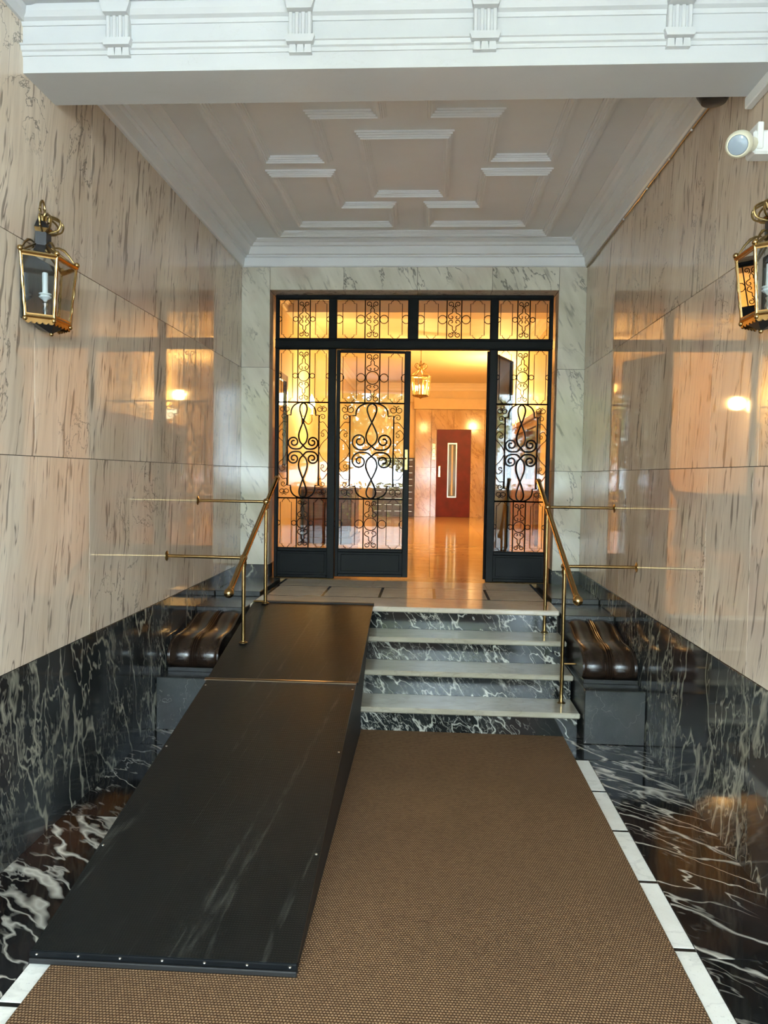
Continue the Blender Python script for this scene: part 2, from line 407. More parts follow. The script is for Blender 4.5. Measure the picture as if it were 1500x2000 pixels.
    def ribbon(s, pts, inward, prof, closed=True):
        """sweep profile [(inset, z)] along a flat polygon with mitred corners; inward=+1 if inset goes left of travel"""
        P = [Vector(p) for p in pts]; m = len(P); rows = []
        for i in range(m):
            if closed or 0 < i < m-1:
                d0 = (P[i]-P[i-1]).normalized(); d1 = (P[(i+1) % m]-P[i]).normalized()
            elif i == 0: d0 = d1 = (P[1]-P[0]).normalized()
            else: d0 = d1 = (P[-1]-P[-2]).normalized()
            n0 = Vector((-d0.y, d0.x))*inward; n1 = Vector((-d1.y, d1.x))*inward
            mt = (n0+n1); mt = mt/(mt.dot(n0))
            rows.append([(P[i].x+mt.x*o, P[i].y+mt.y*o, z) for o, z in prof])
        k = len(prof); vs_ = [q for r in rows for q in r]; fs = []
        for i in range(m if closed else m-1):
            j = (i+1) % m
            for t in range(k-1):
                q = (i*k+t, j*k+t, j*k+t+1, i*k+t+1); fs.append(q if inward > 0 else q[::-1])
        if not closed: fs += [tuple(range(k)), tuple((m-1)*k+t for t in range(k))[::-1]]
        s.add(vs_, fs); return s
    def mesh(s, name, mat, smooth=False):
        me = bpy.data.meshes.new(name); me.from_pydata(s.v, [], s.f); me.update()
        me.materials.append(MAT[mat])
        import bmesh as _b
        bm = _b.new(); bm.from_mesh(me); _b.ops.recalc_face_normals(bm, faces=bm.faces); bm.to_mesh(me); bm.free()
        if smooth:
            me.polygons.foreach_set('use_smooth', [True]*len(me.polygons))
            try: me.set_sharp_from_angle(angle=math.radians(38))
            except Exception: pass
        return me
    def build(s, name, mat, parent=None, smooth=False, label=None):
        return link(name, s.mesh(name, mat, smooth), parent, label)
def link(name, me, parent=None, label=None):
    o = bpy.data.objects.new(name, me); col.objects.link(o)
    if parent is not None:
        o.parent = parent; o.matrix_parent_inverse = WM[parent.name].inverted()
        WM[o.name] = Matrix.Identity(4)
    else: WM[o.name] = Matrix.Identity(4)
    if label: o['label'] = label
    return o
WM = {}
def thing(name, label, cat, loc=(0, 0, 0), group=None, kind=None):
    o = bpy.data.objects.new(name, None); col.objects.link(o); o.location = loc; o.empty_display_size = 0.1
    WM[o.name] = Matrix.Translation(loc)
    return tag(o, label, cat, group, kind)
def tag(o, label, cat=None, group=None, kind=None):
    o['label'] = label
    if cat: o['category'] = cat
    if group: o['group'] = group
    if kind: o['kind'] = kind
    return o
def B(*a, **k): return MB().box(*a, **k)
def catmull(P, n=8):
    P = [Vector(p) for p in P]; out = []
    for i in range(len(P)-1):
        a, b, c, d = P[max(i-1, 0)], P[i], P[i+1], P[min(i+2, len(P)-1)]
        for k in range(n):
            t = k/n
            out.append(0.5*((2*b)+(c-a)*t+(2*a-5*b+4*c-d)*t*t+(3*b-a-3*c+d)*t**3))
    out.append(P[-1]); return out

# ================================================================== SETTING
# ---- floor of the passage
FLOOR = tag(B(XL-0.1, XR+0.1, YS-0.05, 6.95, -0.12, -0.006).build('floor', 'grout'),
            'black veined marble passage floor with white border tiles beside the brown carpet', 'floor', kind='structure')
def slab_row(parent, name, mat, x0, x1, ys, z0, z1, gap=0.0015, bev=0.001):
    for a, b in zip(ys[:-1], ys[1:]):
        B(x0+gap, x1-gap, a+gap, b-gap, z0, z1, bev).build(name, mat, parent)
slab_row(FLOOR, 'marble_floor_slab', 'floor_marble', 0.912, XR, [YS, -1.1, 0.65, 2.467, 4.20], -0.03, 0.0)
B(0.45, XR, 4.205, 4.56, -0.03, 0.0, 0.001).build('marble_floor_slab', 'floor_marble', FLOOR)
slab_row(FLOOR, 'marble_floor_slab', 'floor_marble', XL, -1.227, [YS, 0.0, 1.6, 3.288, 4.20], -0.03, 0.0)
B(XL, -0.77, 4.205, 4.56, -0.03, 0.0, 0.001).build('marble_floor_slab', 'floor_marble', FLOOR)
tile_y = [4.198]
while tile_y[-1] > YS+0.3: tile_y.append(tile_y[-1]-0.4235)
for x0, x1 in ((0.74, 0.909), (-1.224, -1.05)):
    for a, b in zip(tile_y[1:], tile_y[:-1]):
        B(x0, x1, a+0.009, b-0.009, -0.03, 0.0005, 0.001).build('border_tile', 'white_tile', FLOOR)
        B(x0, x1, a-0.0085, a+0.0085, -0.03, 0.0, 0.0005).build('joint_strip', 'black_joint', FLOOR)
B(-1.05, 0.74, YS, 4.2, -0.03, -0.001).build('field_slab', 'white_tile', FLOOR)

# ---- side walls: backing with polished slabs
def side_wall(name, x, sgn, label, rows, wains):
    # sgn +1: room lies on +x side of the wall
    w = tag(B(min(x, x-sgn*0.25), max(x, x-sgn*0.25), YS, YE+0.35, -0.1, 4.0).build(name, 'grout'), label, 'wall', kind='structure')
    t = 0.012; g = 0.0013
    for (z0, z1), ys in zip(((ZW, J1), (J1, J2), (J2, 3.33)), rows):
        for a, b in zip(ys[:-1], ys[1:]):
            B(min(x, x+sgn*t), max(x, x+sgn*t), a+g*0.5, b-g*0.5, z0+g, z1-g, 0.0012).build('marble_slab', 'beige_marble', w)
    for a, b in zip(wains[:-1], wains[1:]):
        B(min(x, x+sgn*(t+0.003)), max(x, x+sgn*(t+0.003)), a+g, b-g, 0.0, ZW-0.001, 0.001).build('wainscot_slab', 'wainscot_marble', w)
    return w
E1 = YE
WL = side_wall('wall_left', XL-0.012, 1, 'left passage wall of polished beige marble over black marble wainscot',
    [[YS, -0.6, 1.6, 3.565, 5.2, E1], [YS, -1.2, 1.1, 3.062, 4.75, E1], [YS, -0.5, 1.7, 3.6, 5.3, E1]], [YS, -0.3, 1.9, 4.1, E1])
WR = side_wall('wall_right', XR+0.012, -1, 'right passage wall of polished beige marble over black marble wainscot',
    [[YS, -0.6, 1.5, 3.12, 3.612, 5.2, E1], [YS, -1.2, 1.4, 3.082, 3.605, 4.066, 5.5, E1], [YS, -0.5, 1.9, 3.62, 5.1, E1]], [YS, -0.2, 1.4, 3.05, 4.75, E1])

# ---- end wall with the door opening
OX0, OX1, OZ = -1.372, 1.063, 3.113
m = MB(); m.box(XL-0.2, OX0-0.012, YE+0.012, 6.86, -0.1, 4.0); m.box(OX1+0.012, XR+0.2, YE+0.012, 6.86, -0.1, 4.0); m.box(OX0-0.012, OX1+0.012, YE+0.012, 6.86, OZ+0.012, 4.0)
WB = tag(m.build('wall_back', 'grout'), 'end wall of pale veined marble framing the iron entrance doors', 'wall', kind='structure')
g = 0.0013
for z0, z1 in ((ZW, J1), (J1, J2), (J2, ZC+0.03)):
    B(XL, OX0-g, YE, YE+0.012, z0+g, z1-g, 0.001).build('pillar_slab', 'pale_marble', WB)
    B(OX1+g, XR, YE, YE+0.012, z0+g, z1-g, 0.001).build('pillar_slab', 'pale_marble', WB)
    zt = min(z1, OZ)
    B(OX0-0.012, OX0, YE+0.001, 6.86, z0+g, zt-g, 0.001).build('jamb_slab', 'beige_marble', WB)
    B(OX1, OX1+0.012, YE+0.001, 6.86, z0+g, zt-g, 0.001).build('jamb_slab', 'beige_marble', WB)
lx = [OX0, -0.742, -0.118, 0.51, OX1]
for a, b in zip(lx[:-1], lx[1:]):
    B(a+g, b-g, YE, YE+0.012, OZ+0.0005, ZC+0.03, 0.001).build('lintel_slab', 'pale_marble', WB)
    B(a+g, b-g, YE+0.001, 6.86, OZ, OZ+0.012, 0.001).build('soffit_slab', 'beige_marble', WB)
for a, b in ((XL, OX0), (OX1, XR)):
    B(a, b+(0.004 if a == XL else 0), YE-0.004, YE+0.012, ZL, ZW-0.001, 0.001).build('pillar_plinth', 'wainscot_marble', WB)
for a, b in ((OX0-0.012, OX0+0.004), (OX1-0.004, OX1+0.012)):
    B(a, b, YE+0.013, 6.86, ZL, ZW-0.001, 0.001).build('pillar_plinth', 'wainscot_marble', WB)

# ---- ceiling of the passage with raised panel mouldings
CEIL = tag(B(XL-0.1, XR+0.1, YB1-0.02, YE+0.3, ZCEIL, ZCEIL+0.15).build('ceiling', 'ceiling_paint'),
           'painted plaster passage ceiling with raised panel mouldings behind the beam', 'ceiling', kind='structure')
def bar_profile(w, d):
    z = ZCEIL
    return [(0, z+0.002), (0, z-d*.28), (w*.13, z-d*.28), (w*.13, z-d*.52), (w*.26, z-d*.55), (w*.28, z-d*.78), (w*.38, z-d*.80), (w*.41, z-d),
            (w*.59, z-d), (w*.62, z-d*.80), (w*.72, z-d*.78), (w*.74, z-d*.55), (w*.87, z-d*.52), (w*.87, z-d*.28), (w, z-d*.28), (w, z+0.002)]
YM = (YB1+YE)/2
def mould(pts, w=0.078, d=0.036, label=None):
    o = MB().ribbon(pts, 1, bar_profile(w, d)).build('panel_moulding', 'ceiling_paint', CEIL)
    if label: o['label'] = label
mould([(-0.452, 4.41), (0.115, 4.41), (0.115, 5.40), (-0.452, 5.40)], label='rectangular moulding frame at the centre of the ceiling')
def Lpoly(sx, sy):
    # far-left panel, mirrored about the centre lines
    P = [(-1.08, 4.955), (-0.625, 4.955), (-0.625, 5.535), (-0.258, 5.535), (-0.258, 6.03), (-1.08, 6.03)]
    Q = [((XC+(x-XC)*sx), (YM+(y-YM)*sy)) for x, y in P]
    return Q if sx*sy > 0 else Q[::-1]
for sx in (1, -1):
    for sy in (1, -1): mould(Lpoly(sx, sy))
mould([(-1.275, 2*YM-6.255), (0.95, 2*YM-6.255), (0.95, 6.255), (-1.275, 6.255)], 0.085, 0.04, label='long border moulding around all the ceiling panels')

# ---- cornice round the passage ceiling
def cprof(z, h, w, k=1.0):
    return [(-0.03, z), (0.016, z), (0.024, z+h*.05), (0.034, z+h*.36), (0.052, z+h*.385), (0.052, z+h*.44), (w*.46, z+h*.46), (w*.54, z+h*.60), (w*.60, z+h*.70), (w*.60, z+h*.74),
            (w*.72, z+h*.76), (w*.80, z+h*.86), (w*.88, z+h*.885), (w, z+h*.96), (w, z+h*1.02), (-0.03, z+h*1.02)]
m = MB().ribbon([(XL, YB1-0.01), (XL, YE), (XR, YE), (XR, YB1-0.01)], -1, cprof(ZC, ZCEIL-ZC, 0.165), closed=False)
tag(m.build('trim_1', 'trim_paint'), 'stepped white plaster cornice running round the passage ceiling', 'cornice', kind='structure')

# ---- beam across the passage with its frieze
m = B(XL-0.05, XR+0.05, YB0, YB1, ZB, 4.0)
BEAM = tag(m.build('trim_2', 'white_paint'), 'white painted beam with frieze and small fluted brackets across the passage', 'beam', kind='structure')
def band(z0, z1, dep, name='frieze_moulding', prof=None):
    P = prof or [(YB0+0.005, z0), (YB0-dep, z0), (YB0-dep, z1), (YB0+0.005, z1)]
    MB().prism(P, XL-0.02, XR+0.02, 'x').build(name, 'white_paint', BEAM)
y = YB0+0.005
band(0, 0, 0, prof=[(y, 3.168), (YB0-0.006, 3.168), (YB0-0.008, 3.182), (YB0-0.016, 3.186), (YB0-0.020, 3.200), (YB0-0.026, 3.203), (YB0-0.026, 3.208), (y, 3.208)])
band(0, 0, 0, prof=[(y, 3.282), (YB0-0.006, 3.282), (YB0-0.012, 3.296), (YB0-0.026, 3.304), (YB0-0.036, 3.322), (YB0-0.040, 3.340), (y, 3.340)])
band(0, 0, 0, 'corona', prof=[(y, 3.343), (YB0-0.028, 3.343), (YB0-0.030, 3.352), (YB0-0.085, 3.356), (YB0-0.088, 3.46), (YB0-0.105, 3.475), (YB0-0.13, 3.53), (y, 3.53)])
for bx in (-1.225, -0.516, 0.184, 0.900):
    s_ = MB()
    s_.box(bx-0.044, bx+0.044, YB0-0.026, YB0+0.004, 3.205, 3.315)
    for k in range(4):
        fx = bx-0.036+k*0.024
        s_.box(fx-0.0075, fx+0.0075, YB0-0.034, YB0-0.025, 3.214, 3.302, 0.003)
    br = s_.build('bracket', 'white_paint', BEAM)
    MB().prism([(bx-0.046, 3.300), (bx+0.046, 3.300), (bx+0.058, 3.335), (bx+0.058, 3.3425), (bx-0.058, 3.3425), (bx-0.058, 3.335)], YB0-0.058, YB0, 'y').build('bracket_cap', 'white_paint', br)
    MB().prism([(bx-0.050, 3.186), (bx+0.050, 3.186), (bx+0.057, 3.205), (bx+0.057, 3.2135), (bx-0.057, 3.2135), (bx-0.057, 3.205)], YB0-0.044, YB0, 'y').build('bracket_foot', 'white_paint', br)
    d_ = MB()
    for k in range(3):
        gx = bx-0.029+k*0.029
        d_.prism([(gx-0.0145, 3.156), (gx+0.0145, 3.156), (gx+0.0115, 3.187), (gx-0.0115, 3.187)], YB0-0.022, YB0+0.002, 'y')
    d_.build('bracket_drops', 'white_paint', br)

# ---- front bay: cornices, ceiling and street front
for nm, x, sg, lab in (('trim_3', XL, 1, 'white cornice on the left wall in front of the beam'), ('trim_4', XR, -1, 'white cornice on the right wall in front of the beam')):
    P = [(x-sg*0.01, 3.296), (x+sg*0.012, 3.296), (x+sg*0.03, 3.318), (x+sg*0.036, 3.340), (x+sg*0.03, 3.343), (x+sg*0.085, 3.356), (x+sg*0.088, 3.46), (x+sg*0.13, 3.53), (x-sg*0.01, 3.53)]
    tag(MB().prism(P, YS, YB0+0.01, 'y').build(nm, 'white_paint'), lab, 'cornice', kind='structure')
tag(B(XL-0.1, XR+0.1, YS, YB0+0.02, 3.525, 3.7).build('ceiling', 'ceiling_paint'), 'plain plaster ceiling of the front bay towards the street', 'ceiling', kind='structure')
m = MB(); m.box(XL-3, XL+0.12, YS-0.3, YS, -0.2, 9); m.box(XR-0.12, XR+3, YS-0.3, YS, -0.2, 9); m.box(XL+0.12, XR-0.12, YS-0.3, YS, 3.28, 9)
tag(m.build('wall_front', 'street_plaster'), 'street front wall with the open doorway behind the viewer', 'wall', kind='structure')

# ---- stairs
R_, G_ = ZL/4, 0.2633
D1 = 4.518; SX0, SX1 = -1.25, 0.925
ST = thing('entrance_stairs', 'four steps with pale stone treads and black veined marble risers beside the ramp', 'stairs', (XC, D1, 0))
for k in range(4):
    z = (k+1)*R_; y0 = D1+k*G_
    x1 = (0.925, 0.931, 0.932, 0.925)[k]
    if k < 3: B(SX0, x1, y0, y0+G_+0.06, z-0.034, z, 0.007).build('tread', 'tread_stone', ST)
    B(SX0+0.02, x1-0.012, y0+0.03, y0+0.05, z-R_, z-0.0345, 0.001).build('riser', 'riser_marble', ST)
    B(SX0+0.03, x1-0.03, y0+0.05, 5.42, z-R_, z-0.036).build('step_core', 'cheek_stone', ST)
# ---- landing
LAND = tag(B(XL, XR, 5.42, 6.9, 0.0, ZL-0.03).build('floor', 'grout'), 'landing of pale stone slabs with dark inlaid strips before the iron doors', 'floor', kind='structure')
B(-1.245, 0.925, D1+3*G_, 5.705, ZL-0.036, ZL, 0.007).build('landing_nosing', 'landing_stone', LAND)
tx = [-1.215, -0.787, -0.352, 0.063, 0.473, 0.895]
for a, b in zip(tx[:-1], tx[1:]): B(a+0.011, b-0.011, 5.727, 6.215, ZL-0.029, ZL, 0.0006).build('landing_slab', 'landing_stone', LAND)
for a in tx[1:-1]: B(a-0.0105, a+0.0105, 5.727, 6.215, ZL-0.029, ZL-0.0004).build('inlay_strip', 'black_joint', LAND)
for a in (5.7055, 6.2155): B(-1.215, 0.895, a, a+0.021, ZL-0.029, ZL-0.0004).build('inlay_strip', 'black_joint', LAND)
for a in (-1.236, 0.884): B(a, a+0.021, 5.71, 6.9, ZL-0.029, ZL-0.0003).build('inlay_strip', 'black_joint', LAND)
bx_ = [-1.214, -0.9, -0.45, 0.05, 0.5, 0.883]
for a, b in zip(bx_[:-1], bx_[1:]): B(a+0.001, b-0.001, 6.237, 6.62, ZL-0.029, ZL, 0.0006).build('landing_slab', 'landing_stone', LAND)
B(OX0, OX1, 6.622, 6.9, ZL-0.029, ZL+0.0006, 0.0006).build('door_sill', 'gold_marble', LAND)

# ---- stair cheeks with scroll consoles
def cheek(x0, x1, label, mir):
    t = thing('stair_cheek', label, 'console', ((x0+x1)/2, 4.9, 0), 'scroll consoles flanking the steps')
    B(x0, x1, 4.452, 5.30, 0.0, 0.318, 0.004).build('plinth_block', 'cheek_stone', t)
    B(x0+0.02, x1-0.004, 4.60, 5.32, 0.318, 0.345, 0.002).build('recess_shade_block', 'black_joint', t)  # black block stands in for the shadow in the recess below the scroll
    prof = catmull([(5.30, .577), (5.21, .574), (5.12, .556), (5.02, .528), (4.90, .508), (4.78, .508), (4.685, .494), (4.622, .455), (4.602, .408), (4.618, .365), (4.66, .346), (4.72, .345)], 6)
    N = 96; rows = []
    w0, w1 = x0+0.015, x1-0.012
    def lobe(u):
        if u < .05: return .004
        if u > .95: return .004
        if .44 <= u <= .56:
            return .008+.012*abs(math.sin((u-.44)/.12*PI*3))
        q = (u-.05)/.39 if u < .44 else (.95-u)/.39
        return .001+.014*math.sin(PI*q)**.6
    for i, p in enumerate(prof):
        a = prof[max(i-1, 0)]; b = prof[min(i+1, len(prof)-1)]; d = (b-a).normalized(); nr = Vector((d.y, -d.x))
        if nr.y < 0 and i < len(prof)//2: nr = -nr
        nr = Vector((-abs(d.y), 0)) + Vector((0, -d.x)) if True else nr
        nr.normalize()
        rows.append([])
        for k in range(N+1):
            u = k/N; f = lobe(u)
            xx = w0+(w1-w0)*u
            fl = 0.5+0.5*min(1, i/(len(prof)*.5))
            xx = (w0+w1)/2+(xx-(w0+w1)/2)*(0.93+0.07*fl)
            rows[-1].append((xx, p.x+nr.x*f, p.y+nr.y*f))
    MB().grid(rows).build('scroll', 'console_wood', t, True, 'dark polished scroll with fluted centre')
    sp = [(5.32, .33)] + [(p.x+.002, p.y) for p in prof] + [(5.32, .34)]
    side = [(p.x, p.y) for p in prof] + [(5.30, .343)]
    MB().prism(side, w0+0.006, w1-0.006, 'x').build('scroll_core', 'console_wood', t)
    B(x0, x1, 5.245, 5.80, 0.578, 0.612, 0.004).build('cap_slab', 'cheek_stone', t)
    B(x0, x1, 5.30, YE-0.005, 0.0, 0.578).build('core_block', 'cheek_stone', t)
    B(x0, x1, 5.72, YE-0.005, 0.612, 0.652, 0.004).build('upper_slab', 'cheek_stone', t)
cheek(0.934, XR-0.006, 'dark scroll console on stone plinth to the right of the steps', 1)
cheek(XL+0.006, -1.262, 'dark scroll console on stone plinth to the left of the ramp', -1)

# ---- carpet
CP = B(-1.15, 0.835, YS+0.1, 4.545, 0.0006, 0.012, 0.004).build('carpet_runner', 'carpet_weave')
tag(CP, 'long brown woven carpet covering the passage floor up to the steps', 'carpet')

# ---- ramp
RX0, RX1 = -1.212, -0.375
ya, za, yb, zb_, yc, zc_ = 2.255, 0.052, 4.154, 0.398, 5.30, 0.650
RP = thing('wheelchair_ramp', 'black metal wheelchair ramp over the left half of the steps', 'ramp', ((RX0+RX1)/2, ya, 0))
th = 0.012
MB().prism([(ya, za-th), (ya, za), (yb-0.006, zb_), (yb-0.006, zb_-th)], RX0, RX1, 'x').build('lower_plate', 'black_tread_plate', RP)
MB().prism([(yb+0.006, zb_+0.004-th), (yb+0.006, zb_+0.004), (yc, zc_), (yc, zc_-th)], RX0, RX1+0.01, 'x').build('upper_plate', 'black_tread_plate', RP)
MB().prism([(yb-0.012, zb_-0.004), (yb-0.012, zb_+0.004), (yb-0.002, zb_+0.0075), (yb+0.012, zb_+0.0075), (yb+0.012, zb_-0.004)], RX0-0.012, RX1, 'x').build('hinge_strip', 'hinge_metal', RP)
for x in (RX0+0.002, RX1-0.016):
    MB().prism([(ya+0.02, 0.0125), (ya+0.02, za-th), (yb, zb_-th), (yc-0.01, zc_-th-0.002), (yc-0.01, ZL+0.002), (5.22, ZL+0.002), (5.22, 0.0125)] if False else
               [(ya+0.02, 0.0125), (ya+0.02, za-th), (yb, zb_-th), (4.50, zb_-th+(4.50-yb)*0.22), (4.50, 0.0125)], x, x+0.014, 'x').build('side_skirt', 'black_rubber', RP)
    MB().prism([(4.50, R_+0.002), (4.50, 0.462), (5.29, 0.636), (5.29, ZL+0.0008), (5.04, 3*R_+0.002), (4.78, 2*R_+0.002), (4.515, R_+0.002)] if x < -1 else
               [(4.50, R_+0.003), (4.50, 0.462), (5.29, 0.636), (5.25, 0.60), (5.03, 3*R_+0.003), (5.03, 3*R_-0.0), (4.775, 2*R_+0.003), (4.515, R_+0.003)], x, x+0.014, 'x').build('side_skirt', 'black_rubber', RP)
B(RX0-0.004, RX1+0.002, ya-0.012, ya+0.012, 0.0125, 0.030, 0.003).build('front_lip', 'black_rubber', RP)
B(RX0-0.004, RX1+0.002, ya-0.006, ya+0.014, 0.031, za-0.002, 0.003).build('front_edge', 'black_iron', RP)
B(RX0, RX1+0.012, 5.285, 5.325, ZL+0.0008, zc_+0.004, 0.003).build('top_lip', 'black_rubber', RP)
riv = MB().ball((0, 0, 0), 0.0055, 10, 6, 0.6).mesh('rivet', 'steel', True)
rs = [(RX0+0.02+k*(RX1-RX0-0.04)/6, ya-0.006, 0.043) for k in range(7)]
sl = (zb_-za)/(yb-ya)
rs += [(x, yy, za+(yy-ya)*sl+0.001) for x in (RX0+0.014, RX1-0.014) for yy in (2.75, 3.45, 4.08)]
for p in rs:
    o = link('rivet', riv, RP); o.location = p

# ---- brass handrails
def rail(X0, X1, xw, sgn, label, bases, joints, ball, top):
    t = thing('handrail', label, 'handrail', (X0, joints[0][0], bases[0]), 'brass stair handrails')
    (ya_, za_), (yb_, zb2) = joints
    xs = (X0, X1)
    def at(yy): return X0+(X1-X0)*(yy-ya_)/(yb_-ya_)
    for (yy, zz), zb3, x in zip(joints, bases, xs):
        MB().tube([(x, yy, zb3), (x, yy, zz-0.005)], 0.0125, 12).build('post', 'brass', t, True)
        MB().lathe([(0.027, 0), (0.027, 0.003), (0.023, 0.005), (0.016, 0.008), (0.0135, 0.014)], 16, (x, yy, zb3)).build('post_flange', 'old_brass', t, True)
        MB().lathe([(0.0138, -0.05), (0.018, -0.046), (0.018, -0.022), (0.0138, -0.018)], 14, (x, yy, zz)).build('collar', 'brass', t, True)
        MB().tube([(x, yy, zz), (xw, yy+0.03, zz)], 0.0105, 12).build('wall_bar', 'brass', t, True)
        MB().lathe([(0.032, 0.0), (0.032, 0.004), (0.018, 0.008), (0.0115, 0.012)] if sgn > 0 else [(0.032, 0.0), (0.032, -0.004), (0.018, -0.008), (0.0115, -0.012)],
                   16, (xw, yy+0.03, zz), 'x').build('wall_flange', 'old_brass', t, True)
        MB().ball((x, yy, zz), 0.0235, 14, 10).build('joint_ball', 'brass', t, True)
    bk, bz = (0, bases[0]+0.245) if sgn < 0 else (1, bases[1]+0.012)
    xe = 0.936 if sgn < 0 else -1.205
    MB().tube([(xs[bk], joints[bk][0], bz), (xe, joints[bk][0], bz)], 0.0065, 8).build('side_stay', 'brass', t, True)
    p0 = Vector((at(ball[0]), *ball)); p1 = Vector((at(top[0]), *top))
    MB().tube([p0, p1], 0.0165, 14).build('sloping_rail', 'brass', t, True)
    d = (p0-p1).normalized()
    MB().ball(p0+d*0.014, 0.029, 16, 10).build('end_ball', 'brass', t, True)
    MB().ball(p0-d*0.026, 0.021, 14, 8).build('end_collar', 'brass', t, True)
    MB().ball(p1, 0.022, 14, 8).build('end_ball', 'brass', t, True)
rail(0.848, 0.828, XR, -1, 'brass handrail standing on the right end of the steps', (R_+0.001, 3*R_+0.001), ((4.728, 1.008), (5.33, 1.348)), (4.372, 0.862), (5.70, 1.522))
def ramp_z(yy): return zb_+0.004+(yy-yb)/(yc-yb)*(zc_-zb_-0.004)
rail(-1.122, -1.122, XL, 1, 'brass handrail standing on the left edge of the ramp', (ramp_z(4.62)+0.001, ramp_z(5.26)+0.001), ((4.62, 1.03), (5.26, 1.354)), (4.285, 0.872), (5.63, 1.514))

# ================================================================== IRON DOORS
def arc(cx, cz, r, a0, a1, n=16): return [(cx+r*math.cos(a0+(a1-a0)*k/n), cz+r*math.sin(a0+(a1-a0)*k/n)) for k in range(n+1)]
def volute(cx, cz, r0, r1, a0, turns, n=26):
    return [(cx+(r0+(r1-r0)*(k/n)**0.8)*math.cos(a0+2*PI*turns*k/n), cz+(r0+(r1-r0)*(k/n)**0.8)*math.sin(a0+2*PI*turns*k/n)) for k in range(n+1)]
def mirx(P): return [(-x, z) for x, z in P]
def mirz(P): return [(x, -z) for x, z in P]
def smooth2(P, n=6): return [(q.x, q.y) for q in catmull([(a, b) for a, b in P], n)]

def knot_motif(w, h):
    """one quarter-pair: scroll stem in a strip of width w, height h (z from 0 at the foot to h at the head); returns right-hand polyline"""
    a = w*.5
    head = volute(a*.52, h*.80, a*.13, a*.42, PI*1.1, 1.15, 22)          # inner -> outer
    stem = smooth2([head[-1], (a*.12, h*.70), (a*.10, h*.60), (a*.26, h*.52), (a*.26, h*.36), (a*.55, h*.30), (a*.86, h*.20), (a*.70, h*.06), (a*.34, h*.04), (a*.22, h*.13), (a*.40, h*.18)], 5)
    return head + stem[1:]
def panel_pieces(W, H, ring):
    """list of (name, polyline, radius, closed) in panel coords centred on the opening"""
    out = []; cw = 0.127 if W > 0.5 else 0.105
    fwid = 0.12 if W > 0.5 else 0.10
    rr = 0.036 if W > 0.5 else 0.021
    for s in (-1, 1): out.append(('grille_bar', [(s*cw/2, -H/2), (s*cw/2, H/2)], .0055, False))
    rc = 0.058 if W > 0.5 else 0.049
    hh = H/2-(rc if ring else 0)
    k = knot_motif(cw*.94, hh*.96)
    base = rc if ring else 0.0
    for s in (-1, 1):
        for z in (-1, 1):
            out.append(('scroll', [(s*x, z*(base+q)) for x, q in k], .0038, False))
    if ring: out.append(('centre_ring', arc(0, 0, rc*.97, 0, 2*PI, 28)[:-1], .0042, True))
    # elongated side frames
    half = W/2; cx = cw/2+2*rr+fwid/2+0.004
    if cx+fwid/2 > half-0.012: cx = half-0.012-fwid/2
    a = fwid/2; e = H/2
    fr = [(cx-a*.30, e), (cx-a*.34, e-.012), (cx-a*.62, e-.022), (cx-a*.62, e-.034), (cx-a, e-.036), (cx-a, -e+.036), (cx-a*.62, -e+.034), (cx-a*.62, -e+.022), (cx-a*.34, -e+.012), (cx-a*.30, -e)]
    fl = [(2*cx-x, z) for x, z in fr]
    for s in (-1, 1):
        for P in (fr, fl): out.append(('side_frame', [(s*x, z) for x, z in P], .0030, False))
        c0 = (cw/2+(cx-a))/2
        r2 = max(.012, min(rr, (cx-a-cw/2)/2))
        out.append(('ring', [(s*x, z) for x, z in arc(c0, 0, r2, 0, 2*PI, 18)[:-1]], .0036, True))
        c1 = cx+a+r2*.95
        out.append(('ring', [(s*x, z) for x, z in arc(min(c1, half+.004), 0, r2, 0, 2*PI, 18)[:-1]], .0036, True))
    return out
